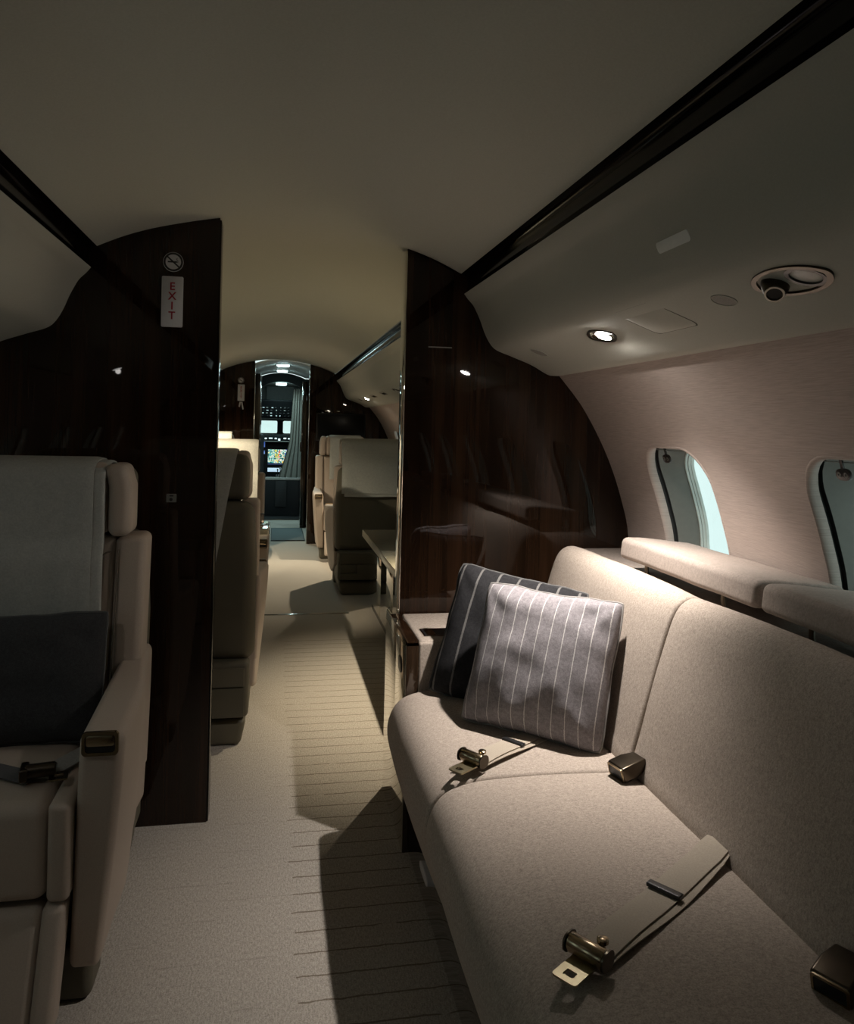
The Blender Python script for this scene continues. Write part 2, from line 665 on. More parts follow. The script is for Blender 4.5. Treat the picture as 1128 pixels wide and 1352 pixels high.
def prof(side, pts):
    return [(XC + side * x, z) for x, z in pts]


_wall = interp([(x, z, 0) for x, z in WALL_R], 60)


def wall_x(z):
    for a, b in zip(_wall, _wall[1:]):
        if a[1] <= z <= b[1] + 1e-9:
            f = (z - a[1]) / (b[1] - a[1] + 1e-12)
            return a[0] + (b[0] - a[0]) * f
    return _wall[0][0] if z < 0 else _wall[-1][0]


def sweep(pts2, y0, y1, n=1):
    rings = [[(x, y0 + (y1 - y0) * i / n, z) for x, z in pts2] for i in range(n + 1)]
    return loft(rings, False, False)


def sweep_thick(pts2, y0, y1, th, over=0.02):
    """profile swept along the cabin with a wall thickness going outboard/up"""
    c = Vector((XC, 1.0))
    outer = []
    for i, p in enumerate(pts2):
        a = Vector(pts2[max(i - 1, 0)])
        b = Vector(pts2[min(i + 1, len(pts2) - 1)])
        t = (b - a).normalized()
        nrm = Vector((t.y, -t.x))
        if nrm.dot(Vector(p) - c) < 0:
            nrm = -nrm
        q = Vector(p) + nrm * th
        outer.append((q.x, q.y))
    ring = list(pts2) + list(reversed(outer))
    return loft([[(x, y, z) for x, z in ring] for y in (y0, y1)], True, True)


# floor: carpet with the cabin ends
structure(mk('floor', box(-1.35, 1.35, Y_AFT, Y_COCK + 0.1, -0.05, 0.0, 0.001), 'aisle_carpet', smooth=False), 'beige carpet with thin cross ribs along the aisle')

# ceilings
full = prof(-1, list(reversed(CEIL_R)))[:-1] + prof(1, CEIL_R)
full = [tuple(p[:2]) for p in interp([(x, z, 0) for x, z in full], 40)]
structure(mk('ceiling', sweep_thick(full, Y_AFT - 0.03, 2.515, 0.007), 'ceiling_fabric'), 'curved fabric headliner over the seats and sofa')
structure(mk('ceiling', sweep_thick([(x, z + 0.008) for x, z in full], 2.495, Y_FWD + 0.05, 0.02), 'ceiling_fabric'), 'curved fabric headliner of the forward cabin')

k = 0
for side, nm in ((-1, 'left'), (1, 'right')):
    for ya, yb, where in ((Y_AFT - 0.04, 2.56 if side > 0 else 2.475, 'aft cabin'), (2.57 if side > 0 else 2.485, Y_FWD + 0.03, 'forward cabin')):
        k += 1
        st = [tuple(p[:2]) for p in interp([(x, z, 0) for x, z in prof(side, STRIP_R)], 12)]
        structure(mk('trim_%d' % k, sweep_thick(st, ya, yb, 0.012), 'strip_lacquer'), 'glossy black cove strip between headliner and overhead panel')
        k += 1
        va = [tuple(p[:2]) for p in interp([(x, z, 0) for x, z in prof(side, VAL_R)], 44)]
        structure(mk('trim_%d' % k, sweep_thick(va, ya, yb, 0.015), 'valance_fabric'), 'curved beige overhead panel')

# ---------------------------------------------------------------- window walls
WIN_Y = [2.08 - 0.74 * i for i in range(0, 5)]
WIN_F = [3.55 + 0.74 * i for i in range(0, 6)]
WZ, WW, WH, WR = 0.94, 0.36, 0.48, 0.105
WN = 64


def ang_outline(w, h, r, thetas):
    """rounded-rectangle points met by rays at the given angles"""
    out = []
    for t in thetas:
        c, s = cos(t), sin(t)
        lo, hi = 0.0, 2.0
        for _ in range(40):
            m = (lo + hi) / 2
            x, y = abs(c * m), abs(s * m)
            ix, iy = w / 2 - r, h / 2 - r
            if x > ix and y > iy:
                ins = (x - ix) ** 2 + (y - iy) ** 2 <= r * r
            else:
                ins = x <= w / 2 and y <= h / 2
            lo, hi = (m, hi) if ins else (lo, m)
        out.append((c * lo, s * lo))
    return out


RX, RZ = 0.37, 0.33
corner = atan2(RZ, RX)
TH = sorted([2 * pi * i / WN for i in range(WN)] + [corner, pi - corner, pi + corner, 2 * pi - corner])
OUT = ang_outline(WW, WH, WR, TH)


def rect_pt(t):
    c, s = cos(t), sin(t)
    m = min(RX / abs(c) if abs(c) > 1e-9 else 9, RZ / abs(s) if abs(s) > 1e-9 else 9)
    return (c * m, s * m)


RECT = [rect_pt(t) for t in TH]


def wall_mesh(side, centres, y0, y1):
    parts = []

    def grid(ya, yb, za, zb, nz):
        rings = []
        for i in range(nz + 1):
            z = za + (zb - za) * i / nz
            x = XC + side * wall_x(z)
            rings.append([(x, ya, z), (x, yb, z)])
        return loft(rings, False, False)
    zt, zb = WZ + RZ, WZ - RZ
    cs = sorted(c for c in centres if y0 - 0.01 <= c - RX and c + RX <= y1 + 0.01)
    parts.append(grid(y0, y1, 0.0, zb, 24))
    parts.append(grid(y0, y1, zt, 1.407, 12))
    edge = y0
    for c in cs:
        if c - RX > edge + 1e-4:
            parts.append(grid(edge, c - RX, zb, zt, 24))
        rings = []
        for t in (0.0, 0.08, 0.2, 0.4, 0.65, 1.0):
            ring = []
            for (a, b), (p, q) in zip(OUT, RECT):
                yy, zz = c + a + (p - a) * t, WZ + b + (q - b) * t
                ring.append((XC + side * wall_x(zz), yy, zz))
            rings.append(ring)
        parts.append(loft(rings, True, False))
        edge = c + RX
    if edge < y1 - 1e-4:
        parts.append(grid(edge, y1, zb, zt, 24))
    return join(*parts)


structure(mk('wall_right', wall_mesh(1, WIN_Y, Y_AFT - 0.04, 2.56), 'wall_fabric', angle=60), 'curved window wall in horizontally brushed taupe fabric')
structure(mk('wall_left', wall_mesh(-1, WIN_Y, Y_AFT - 0.04, 2.47), 'wall_fabric', angle=60), 'curved taupe side wall behind the single seat')
structure(mk('wall_forward_right', wall_mesh(1, WIN_F, 2.56, Y_FWD + 0.05), 'wall_fabric', angle=60), 'curved window wall of the forward cabin')
structure(mk('wall_forward_left', wall_mesh(-1, WIN_F, 2.47, Y_FWD + 0.05), 'wall_fabric', angle=60), 'curved side wall of the forward cabin')

TILT = Vector((0.957, 0, 0.29)).normalized()


def window(n, side, yc):
    o = bpy.data.objects.new('window_%d' % n, None)
    COL.objects.link(o)
    o.location = (XC + side * wall_x(WZ), yc, WZ)
    structure(o, 'oval-cornered cabin window with grey liner')

    def ring(w, h, r, dep):
        out = []
        for a, b in ang_outline(w, h, r, TH):
            zz = WZ + b
            base = Vector((XC + side * wall_x(zz), yc + a, zz))
            out.append(base + Vector((side * TILT.x, 0, TILT.z)) * dep)
        return out

    def lo(*spec):
        return loft([ring(*s) for s in spec], True, False)
    mk('window_reveal', lo((WW, WH, WR, 0.0), (WW - 0.004, WH - 0.004, WR, -0.0025), (WW - 0.010, WH - 0.010, WR, -0.002), (WW - 0.016, WH - 0.016, WR, 0.003), (WW - 0.018, WH - 0.018, WR, 0.012), (WW - 0.012, WH - 0.012, WR, 0.026)), 'wall_fabric', o, angle=80)
    mk('gasket', lo((WW - 0.012, WH - 0.012, WR, 0.026), (WW + 0.01, WH + 0.01, WR, 0.028), (WW + 0.01, WH + 0.01, WR, 0.040), (WW - 0.012, WH - 0.012, WR - 0.01, 0.041)), 'window_gasket', o)
    mk('liner', lo((WW - 0.012, WH - 0.012, WR - 0.01, 0.041), (WW - 0.014, WH - 0.03, WR - 0.01, 0.07), (WW - 0.020, WH - 0.085, WR - 0.01, 0.115)), 'liner_grey', o, angle=70)
    fr = mk('window_frame', lo((WW - 0.020, WH - 0.085, 0.09, 0.115), (WW - 0.028, WH - 0.093, 0.09, 0.1155), (WW - 0.030, WH - 0.095, 0.09, 0.123)), 'window_white', o)
    mk('seal', lo((WW - 0.030, WH - 0.095, 0.09, 0.123), (WW - 0.033, WH - 0.098, 0.09, 0.1232)), 'window_gasket', fr)
    mk('seal', lo((WW - 0.033, WH - 0.098, 0.09, 0.1232), (WW - 0.036, WH - 0.101, 0.09, 0.132), (WW - 0.040, WH - 0.105, 0.085, 0.1322)), 'window_white', fr)
    mk('seal', lo((WW - 0.040, WH - 0.105, 0.085, 0.1322), (WW - 0.042, WH - 0.107, 0.085, 0.141)), 'window_white', fr)
    r1 = ring(WW - 0.041, WH - 0.106, 0.085, 0.138)
    mk('pane', ([tuple(p) for p in r1], [tuple(range(len(r1)))]), 'window_pane', fr, smooth=False)
    # shade rail with a hanging switch tab
    dep = Vector((side * TILT.x, 0, TILT.z)) * 0.030
    zt = WZ + WH / 2 - 0.022
    p = Vector((XC + side * wall_x(zt), yc, zt)) + dep
    mk('shade_rail', tube([p + Vector((0, -0.145, 0)), p + Vector((0, 0.145, 0))], 0.0012, 6), 'panel_grey', o)
    tv = Vector((-side * TILT.z, 0, TILT.x))          # up, along the window plane
    nv = Vector((-side * TILT.x, 0, -TILT.z))         # into the cabin
    uv = Vector((0, -side, 0))
    q = p + Vector((0, 0.072, 0)) + tv * 0.008
    st = mk('shade_tab', slab(rrect(0.008, 0.034, 0.003, 2), (q - tv * 0.012, uv, tv, nv), -0.001, 0.003), 'tab_brown', o)
    plate = slab(ellipse(0.0205, 0.0130, 20, 2.6), (q - tv * 0.034, uv, tv, nv), -0.001, 0.005, 0.001)
    mk('tab_plate', plate, 'tab_brown', st)
    for s in (-1, 1):
        c = q - tv * 0.034 + uv * s * 0.0098 + nv * 0.005
        mk('arrow_button', slab(ellipse(0.0055, 0.006, 12), (c, uv, tv, nv), 0, 0.0012), 'panel_grey', st)
        tri = [(-0.0028, -0.002 * s), (0.0028, -0.002 * s), (0, 0.0032 * s)]
        if s < 0:
            tri.reverse()
        mk('arrow', slab(tri, (c, uv, tv, nv), 0.0012, 0.0017), 'sign_black', st, smooth=False)
    return o


n = 0
for sd in (1, -1):
    for yc in WIN_Y + WIN_F:
        n += 1
        window(n, sd, yc)

# ---------------------------------------------------------------- partitions: cross-section cut by an aisle opening
def section(side, x_edge, z_top_extra=0.0):
    """cabin cross-section outboard of x_edge on one side, as a closed outline in (x, z)"""
    ce = [p for p in full if (p[0] - x_edge) * side > 0.002]
    if side < 0:
        ce = list(reversed(ce))
    # height of the headliner at x_edge
    zt = 1.8
    for a, b in zip(full, full[1:]):
        if min(a[0], b[0]) <= x_edge <= max(a[0], b[0]):
            f = (x_edge - a[0]) / (b[0] - a[0])
            zt = a[1] + (b[1] - a[1]) * f
    pts = [(x_edge, 0.0), (x_edge, zt)] + ce
    pts += [tuple(p[:2]) for p in interp([(x, z, 0) for x, z in prof(side, STRIP_R)], 6)][1:]
    pts += [tuple(p[:2]) for p in interp([(x, z, 0) for x, z in prof(side, VAL_R)], 20)][1:]
    pts += [(XC + side * wall_x(z), z) for z in [1.39 - 1.39 * i / 48 for i in range(49)]]
    m_ = len(ce)
    # seated a few millimetres into the linings so that no gap shows
    return pts[:1] + [(x + side * 0.004 * (1 if i > m_ else 0), z + 0.004 * (1 if i <= m_ + 1 else 0)) for i, (x, z) in enumerate(pts[1:-1])] + pts[-1:]


def bulkhead(name, side, x_edge, y0, y1, mat='dark_wood'):
    pts = section(side, x_edge)
    ring = lambda y: [(x, y, z) for x, z in pts]
    return loft([ring(y0), ring(y1)], True, True)


pl = thing('partition', (-0.6, 2.445, 0), 'dark glossy wood partition behind the single seat, carrying the big exit sign', 'partition')
mk('panel', bulkhead('p', -1, -0.1765, 2.445, 2.515), 'dark_wood', pl, smooth=False)
mk('edge_trim', box(-0.1775, -0.1715, 2.444, 2.516, 0.002, 1.835, 0.0025), 'strip_lacquer', pl)
pr = thing('partition', (0.8, 2.53, 0), 'dark glossy wood partition at the end of the sofa', 'partition')
mk('panel', bulkhead('p', 1, 0.4185, 2.53, 2.60), 'dark_wood', pr, smooth=False)
mk('edge_trim', box(0.4125, 0.4195, 2.529, 2.602, 0.61, 1.80, 0.0025), 'mirror_lacquer', pr, label='mirror-glossy aisle edge of the partition')
mk('nameplate', slab(rrect(0.080, 0.0035, 0.001, 2), ((0.535, 2.53, 1.4855), (1, 0, 0), (0, 0, 1), (0, -1, 0)), 0, 0.0012), 'panel_grey', pr)

# aft end of the cabin, behind the camera
ends = [(-0.95, 0.0)] + [(XC - wall_x(z), z) for z in [1.39 * i / 20 for i in range(21)]]
pts = [(XC - wall_x(z), z) for z in [1.39 * i / 20 for i in range(21)]] + [(p[0], p[1]) for p in prof(-1, list(reversed(VAL_R)))] + full + [(p[0], p[1]) for p in prof(1, VAL_R)] + [(XC + wall_x(z), z) for z in [1.39 - 1.39 * i / 20 for i in range(21)]]
structure(mk('wall_aft', loft([[(x, y, z) for x, z in pts] for y in (Y_AFT - 0.05, Y_AFT)], True, True), 'dark_wood', smooth=False), 'dark wood wall closing the aft end')

# forward bulkheads of the second cabin
fl = thing('partition', (-0.6, Y_FWD, 0), 'far brown wood partition with the small exit sign, left of the cockpit corridor', 'partition')
mk('panel', bulkhead('p', -1, -0.205, Y_FWD, Y_FWD + 0.06), 'dark_wood', fl, smooth=False)
mk('edge_trim', box(-0.206, -0.200, Y_FWD - 0.001, Y_FWD + 0.061, 0.002, 1.82, 0.002), 'chrome', fl)
fr_ = thing('partition', (0.8, Y_FWD, 0), 'far dark partition carrying the switched-off monitor', 'partition')
mk('panel', bulkhead('p', 1, 0.345, Y_FWD, Y_FWD + 0.06), 'dark_wood', fr_, smooth=False)
mk('edge_trim', box(0.340, 0.346, Y_FWD - 0.001, Y_FWD + 0.061, 0.002, 1.79, 0.002), 'chrome', fr_)

# ---------------------------------------------------------------- signs on the wood
def exit_sign(x, z, y, w, h, label, small=False):
    t = thing('exit_sign', (x, y, z), label, 'sign')
    fr = ((x, y, z), (1, 0, 0), (0, 0, 1), (0, -1, 0))
    mk('sign_plate', slab(rrect(w, h, 0.004, 3), fr, 0, 0.006, 0.001), 'sign_white', t)
    for i, ch in enumerate('EXIT'):
        zz = z + h * (0.295 - 0.192 * i)
        f2 = ((x - w * 0.0, y - 0.0064, zz), (1, 0, 0), (0, 0, 1), (0, -1, 0))
        mk('letter', text_vf(ch, h * 0.215, f2, 0.0008, h * 0.0035), 'sign_red', t, smooth=False)
    return t


def no_smoking(x, z, y, r, label):
    t = thing('no_smoking_sign', (x, y, z), label, 'sign')
    fr = ((x, y, z), (1, 0, 0), (0, 0, 1), (0, -1, 0))
    mk('sign_disc', slab(ellipse(r, r, 40), fr, 0, 0.002), 'sign_white', t)
    mk('ring', ringslab(ellipse(r * 0.955, r * 0.955, 40), ellipse(r * 0.76, r * 0.76, 40), fr, 0.002, 0.0028), 'sign_black', t)
    a = radians(-42)
    mk('slash', slab([(px * cos(a) - pz * sin(a), px * sin(a) + pz * cos(a)) for px, pz in rrect(r * 1.62, r * 0.15, r * 0.02, 1)], fr, 0.002, 0.0030), 'sign_black', t)
    mk('cigarette', slab([(px - r * 0.08, pz) for px, pz in rrect(r * 0.92, r * 0.14, r * 0.02, 1)], fr, 0.002, 0.0034), 'sign_black', t)
    mk('smoke_curl', join(tube([(x + r * p, y - 0.0028, z + r * q) for p, q in ((0.44, -0.08), (0.46, 0.12), (0.34, 0.22), (0.38, 0.42))], r * 0.035, 5)), 'sign_black', t)
    return t


exit_sign(-0.311, 1.578, 2.445, 0.062, 0.152, 'white plate with red stacked EXIT letters on the near partition')
no_smoking(-0.3105, 1.698, 2.445, 0.0295, 'round no smoking sign above the big exit sign')
exit_sign(-0.336, 1.517, Y_FWD, 0.066, 0.165, 'small distant exit plate on the far brown partition')
no_smoking(-0.340, 1.640, Y_FWD, 0.030, 'tiny distant no smoking sign above the far exit plate')
t = thing('key_tag', (-0.335, Y_FWD - 0.006, 1.43), 'pair of tags hanging below the far exit plate', 'tag')
for dx, L in ((-0.012, 0.05), (0.014, 0.075)):
    mk('tag_strip', slab(rrect(0.014, L, 0.003, 2), ((-0.335 + dx, Y_FWD - 0.004, 1.425 - L / 2), (1, 0, 0.2 * (1 if dx > 0 else -1)), (-0.2 * (1 if dx > 0 else -1), 0, 1), (0, -1, 0)), 0, 0.003), 'sign_white', t)

t = thing('jack_plate', (-0.300, 2.445, 0.987), 'small square jack plate on the near wood partition', 'plate')
f = ((-0.300, 2.445, 0.987), (1, 0, 0), (0, 0, 1), (0, -1, 0))
mk('plate', slab(rrect(0.029, 0.025, 0.002, 2), f, 0, 0.002), 'panel_grey', t)
mk('jack', slab(ellipse(0.005, 0.005, 14), ((-0.301, 2.443, 0.983), (1, 0, 0), (0, 0, 1), (0, -1, 0)), 0, 0.002), 'black_plastic', t)
mk('jack_slot', slab(rrect(0.012, 0.004, 0.001, 1), ((-0.300, 2.443, 0.994), (1, 0, 0), (0, 0, 1), (0, -1, 0)), 0, 0.001), 'black_plastic', t)

# ---------------------------------------------------------------- overhead fittings on the right panel
# underside of the overhead panel: x from .73 to .90, falling outboard
def under(x, side=1):
    """point and outward frame on the overhead panel's underside at |x - centre| = x"""
    pts_ = interp([(a, b, 0) for a, b in VAL_R], 88)
    for a, b in zip(pts_, pts_[1:]):
        if a[0] <= x <= b[0]:
            f_ = (x - a[0]) / (b[0] - a[0])
            z = a[1] + (b[1] - a[1]) * f_
            tx = Vector((side * (b[0] - a[0]), 0, b[1] - a[1])).normalized()
            nn = Vector((tx.z, 0, -tx.x)) if side > 0 else Vector((-tx.z, 0, tx.x))
            if nn.z > 0:
                nn = -nn
            return XC + side * x, z, tx, nn
    raise ValueError(x)


def fit_frame(x, y, side=1):
    px, pz, tx, nn = under(x, side)
    return (Vector((px, y, pz)), Vector((0, -1, 0)), tx, nn)


def spot(name, parent, loc, watts, colour, deg=128, blend=0.45, r=0.012, aim=(0, 0, -1)):
    L = bpy.data.lights.new(name, 'SPOT')
    L.energy = watts
    L.color = colour
    L.spot_size = radians(deg)
    L.spot_blend = blend
    L.shadow_soft_size = r
    o = bpy.data.objects.new(name, L)
    COL.objects.link(o)
    o.parent = parent
    o.location = Vector(loc) - Vector(root_loc(parent))
    o.rotation_euler = Vector(aim).to_track_quat('-Z', 'Y').to_euler()
    return o


def reading_light(y, label, lit=True, side=1, watts=READ_W, colour=READ_COL, x=0.765, aim=(0, 0, -1), deg=92, blend=0.85, lens='lens_lit_warm'):
    fr = fit_frame(x, y, side)
    o, u, v, w = fr
    t = thing('reading_light', o, label, 'light', 'reading lights in the overhead panels')
    # pointed oval bezel, recessed cup, round lens
    oval = ellipse(0.064, 0.036, 32, 1.6)
    inner = ellipse(0.050, 0.0285, 32, 1.9)
    mk('bezel', ringslab(oval, inner, fr, -0.004, 0.003), 'dark_bronze', t)
    mk('cup', loft([[o + u * a + v * b + w * 0.002 for a, b in inner], [o + u * a * 0.7 + v * b * 0.8 - w * 0.012 for a, b in inner]], True, False), 'dark_bronze', t)
    lens_fr = (o + u * 0.010 + w * 0.002, u, v, w)
    mk('swivel', lathe([(0.010, -0.012), (0.014, -0.004), (0.012, 0.003), (0.004, 0.004)], (o - u * 0.030, u, v, w), 16), 'dark_bronze', t)
    mk('lens', lathe([(0.0005, 0.006), (0.012, 0.0052), (0.0190, 0.002), (0.0215, -0.003), (0.0215, -0.012)], lens_fr, 24), lens if lit else 'lens_off', t)
    mk('gimbal', ringslab(ellipse(0.0255, 0.0255, 24), ellipse(0.0220, 0.0220, 24), lens_fr, -0.010, 0.001), 'chrome', t)
    if lit:
        spot('lamp', t, o + u * 0.010 + w * 0.014, watts, colour, deg, blend, aim=aim)
    return t


reading_light(1.826, 'lit chrome reading light in the overhead panel above the sofa end', aim=(0.02, 0.15, -1), deg=106, blend=1.0, lens='lens_lit')
reading_light(1.05, 'added unseen dim reading light brightening the near club seat, above the single-seat side', side=-1, watts=1.8, colour=(1.0, 0.95, 0.90), aim=(0.1, 0.7, -1), deg=110, blend=0.9, lens='lens_lit_dim')  # added out of view to put faint light on the near seat
reading_light(3.42, 'lit reading light just beyond the sofa partition', watts=READ_B, colour=READ_COL_B, x=0.815)
reading_light(5.15, 'unlit reading light over the sideboard beyond the partition', lit=False)
reading_light(6.88, 'distant lit reading light near the monitor', watts=READ_B * 0.75, colour=READ_COL_B, aim=(-0.50, -0.42, -1), deg=88)
reading_light(4.20, 'lit reading light above the aisle-side seats opposite the table', side=-1, watts=READ_B * 0.5, colour=READ_COL_B, aim=(0.50, 0.85, -0.9), deg=70, blend=0.7, lens='lens_lit_dim')
reading_light(6.75, 'lit reading light above the farthest seat opposite the monitor', side=-1, watts=READ_B * 0.6, colour=READ_COL_B, aim=(0.30, 0.55, -0.8), deg=100, lens='lens_lit_dim')


def grille(x, y, a, b, label, rot=0.0):
    fr = fit_frame(x, y)
    t = thing('speaker_grille', fr[0], label, 'grille')
    mk('rim', ringslab(ellipse(a, b, 32), ellipse(a * 0.93, b * 0.93, 32), fr, -0.002, 0.0015), 'valance_fabric', t)
    mk('mesh_cover', slab(ellipse(a * 0.93, b * 0.93, 32), fr, -0.004, 0.0004), 'grille_grey', t)
    return t


grille(0.757, 1.275, 0.028, 0.0225, 'oval speaker grille beside the air nozzle fitting')
grille(0.765, 2.300, 0.030, 0.030, 'faint oval speaker grille nearest the wood partition')

fr = fit_frame(0.757, 1.535)
t = thing('access_hatch', fr[0], 'flush rectangular hatch between reading light and oval grille', 'hatch')
hatch = rrect(0.170, 0.116, 0.018, 5)
mk('hatch_door', slab(hatch, fr, -0.003, 0.0004, 0.0003), 'valance_fabric', t)
mk('gap_shade', ringslab(rrect(0.1765, 0.1225, 0.019, 5), hatch, fr, -0.003, 0.0003), 'hatch_gap_shade', t)  # solid dark ring, the shade of the hatch joint put into its colour

fr = fit_frame(0.752, 1.083)
o_, u_, v_, w_ = fr
t = thing('air_vent', o_, 'dark chrome air nozzle and unlit lamp in one oval fitting', 'vent')
VS = 1.2
ov = [(-0.072, 0.0), (-0.060, 0.018), (-0.035, 0.031), (0.0, 0.036), (0.035, 0.031), (0.060, 0.018), (0.072, 0.0), (0.060, -0.018), (0.035, -0.031), (0.0, -0.036), (-0.035, -0.031), (-0.060, -0.018)]
ov = [(p[0] * VS, p[1] * VS) for p in interp([(a, b, 0) for a, b in ov + ov[:1]], 48)][:-1]
inn = [(a * 0.86, b * 0.84) for a, b in ov]
mk('bezel', ringslab(ov, inn, fr, -0.004, 0.004), 'dark_bronze', t)
mk('dish', loft([[o_ + u_ * a + v_ * b + w_ * 0.001 for a, b in inn], [o_ + u_ * a * 0.9 + v_ * b * 0.85 - w_ * 0.012 for a, b in inn], [o_ + u_ * a * 0.3 + v_ * b * 0.3 - w_ * 0.014 for a, b in inn]], True, False), 'dark_bronze', t)
aim = Vector((-0.42, -0.50, -0.76)).normalized()
uu = aim.orthogonal().normalized()
vv = aim.cross(uu)
c_ = o_ + u_ * -0.036 + w_ * 0.004
nz = mk('nozzle', lathe([(0.020, -0.016), (0.023, -0.006), (0.021, 0.004), (0.0165, 0.016), (0.0150, 0.020), (0.0115, 0.020), (0.0105, 0.012), (0.006, 0.010)], (c_, uu, vv, aim), 28), 'dark_bronze', t)
mk('nozzle_ring', lathe([(0.0155, 0.018), (0.0155, 0.0212), (0.0125, 0.0212), (0.0125, 0.018)], (c_, uu, vv, aim), 28), 'chrome', nz)
mk('nozzle_bore', lathe([(0.0115, 0.019), (0.0005, 0.0185)], (c_, uu, vv, aim), 20), 'black_plastic', nz)
mk('lens', slab(ellipse(0.025, 0.022, 24), (o_ + u_ * 0.036, u_, v_, w_), -0.010, 0.0005, 0.002), 'lens_off', t)
mk('lens_ring', ringslab(ellipse(0.034, 0.031, 28), ellipse(0.0265, 0.0235, 28), (o_ + u_ * 0.036, u_, v_, w_), -0.012, 0.0035), 'black_plastic', t)

# pale emblem patch on the sloping face
P1, P2 = Vector((0.673, 0, 1.5755)), Vector((0.692, 0, 1.535))
nrm = Vector((-0.905, 0, -0.425))
c0 = Vector((XC + 0.6465, 1.26, 1.556))
tv = Vector((0.40, 0, -0.916)).normalized()
nrm = Vector((-tv.z * -1, 0, 0))
nrm = Vector((tv.z, 0, -tv.x))
if nrm.x > 0:
    nrm = -nrm
t = tag(mk('placard', slab([(a + 0.0 * b, b) for a, b in rrect(0.112, 0.021, 0.007, 4)], (c0, Vector((0, -1, 0)), tv, nrm), -0.010, 0.002, 0.0008), 'placard_pale', loc=c0), 'pale blank rounded placard on the sloping overhead panel', 'placard')

# far overhead details
for y, a in ((7.35, 0.05), (6.35, 0.09), (5.75, 0.09)):
    fr = fit_frame(0.757, y)
    t = thing('overhead_slot', fr[0], {7.35: 'thin overhead slot nearest the far monitor partition', 6.35: 'thin overhead slot aft of the distant reading light', 5.75: 'thin overhead slot above the double seat towel'}[y], 'slot')
    mk('slot_bezel', ringslab(rrect(a * 2, 0.05, 0.012, 3), rrect(a * 2 - 0.012, 0.038, 0.008, 3), fr, -0.002, 0.002), 'grille_grey', t)
    mk('slot_plate', slab(rrect(a * 2 - 0.012, 0.038, 0.008, 3), fr, -0.004, 0.0), 'strip_lacquer', t)

# ---------------------------------------------------------------- sofa along the right wall
sofa = thing('sofa', (0.6, 1.0, 0), 'taupe wool sofa along the window wall', 'sofa')
SX = 0.403
mk('plinth', box(SX, 1.0, -1.0, 2.18, 0.0, 0.155, 0.004), 'brown_veneer', sofa)
seat_prof = [(0.800, 0.300), (0.802, 0.448), (0.790, 0.466), (0.720, 0.4735), (0.600, 0.477), (0.480, 0.476), (0.420, 0.470), (0.375, 0.456), (0.347, 0.430), (0.332, 0.392), (0.331, 0.350), (0.346, 0.290), (0.373, 0.215), (0.398, 0.152), (0.410, 0.142), (0.430, 0.150)]
back_prof = [(0.792, 0.400), (0.792, 0.470), (0.806, 0.520), (0.838, 0.640), (0.872, 0.755), (0.889, 0.805), (0.907, 0.834), (0.934, 0.848), (0.964, 0.843), (0.990, 0.824), (1.000, 0.780), (1.000, 0.400)]


def upholster(profile, y0, y1, rnd0, rnd1, seed, n=14):
    pr_ = [Vector((p[0], p[1])) for p in interp([(x, z, 0) for x, z in profile], 54)]
    cen = sum(pr_, Vector((0, 0))) / len(pr_)
    nor = []
    for i, p in enumerate(pr_):
        a, b = pr_[max(i - 1, 0)], pr_[min(i + 1, len(pr_) - 1)]
        t_ = (b - a).normalized()
        q = Vector((-t_.y, t_.x))
        if q.dot(p - cen) < 0:
            q = -q
        nor.append(q)
    ys = []
    for s in range(7):
        ys.append((y0 + rnd0 * (1 - cos(pi / 2 * s / 6)), rnd0 * (1 - sin(pi / 2 * s / 6))))
    m = n
    for s in range(1, m):
        ys.append((y0 + rnd0 + (y1 - rnd1 - y0 - rnd0) * s / m, 0))
    for s in reversed(range(7)):
        ys.append((y1 - rnd1 * (1 - cos(pi / 2 * s / 6)), rnd1 * (1 - sin(pi / 2 * s / 6))))
    rings = []
    for y, ins in ys:
        u = (y - y0) / (y1 - y0)
        crown = 0.006 * (1 - (2 * u - 1) ** 2)
        ring = []
        for p, q in zip(pr_, nor):
            k_ = crown - ins + 0.0025 * noise.noise(Vector((p.x * 7, y * 6 + seed, p.y * 7)))
            ring.append((p.x + q.x * k_, y, p.y + q.y * k_))
        rings.append(ring)
    return loft(rings, True, True)


for i, (a, b, r0, r1) in enumerate(((1.5965, 2.178, 0.009, 0.03), (0.78, 1.5935, 0.009, 0.009), (0.0, 0.777, 0.009, 0.009), (-0.75, -0.003, 0.03, 0.009))):
    mk('seat_cushion', upholster(seat_prof, a, b, r0, r1, i * 3.1), 'sofa_wool', sofa, angle=70)
for i, (a, b, r0, r1) in enumerate(((1.6115, 2.39, 0.010, 0.05), (0.78, 1.6085, 0.010, 0.010), (0.0, 0.777, 0.010, 0.010), (-0.75, -0.003, 0.03, 0.010))):
    mk('back_cushion', upholster(back_prof, a, b, r0, r1, 20 + i * 3.1), 'sofa_wool', sofa, angle=70)
fl_ = mk('floor_light', slab(ellipse(0.012, 0.05, 24, 3), ((SX, 1.95, 0.075), (0, 0, 1), (0, 1, 0), (-1, 0, 0)), 0, 0.003, 0.001), 'sign_white', sofa, label='white oval lens in the plinth')

# padded ledge and the long headrests in front of the windows
structure(mk('trim_9', box(1.0, 1.20, -1.9, 2.52, 0.60, 0.815, 0.006), 'sofa_velour'), 'padded ledge between sofa back and window wall')


def headrest(y0, y1, seed):
    def bend(x, y, z):
        # the top falls outboard and the front edge bulges a little
        if z > 0.88:
            z -= 0.10 * max(0.0, x - 1.03)
        z += 0.002 * noise.noise(Vector((x * 9, y * 8, seed)))
        return Vector((x + 0.004 * sin((z - 0.88) * 30), y, z))
    return rbox((1.100, (y0 + y1) / 2, 0.885), (0.111, (y1 - y0) / 2, 0.030), 0.016, (6, 20, 2), 4, bend)


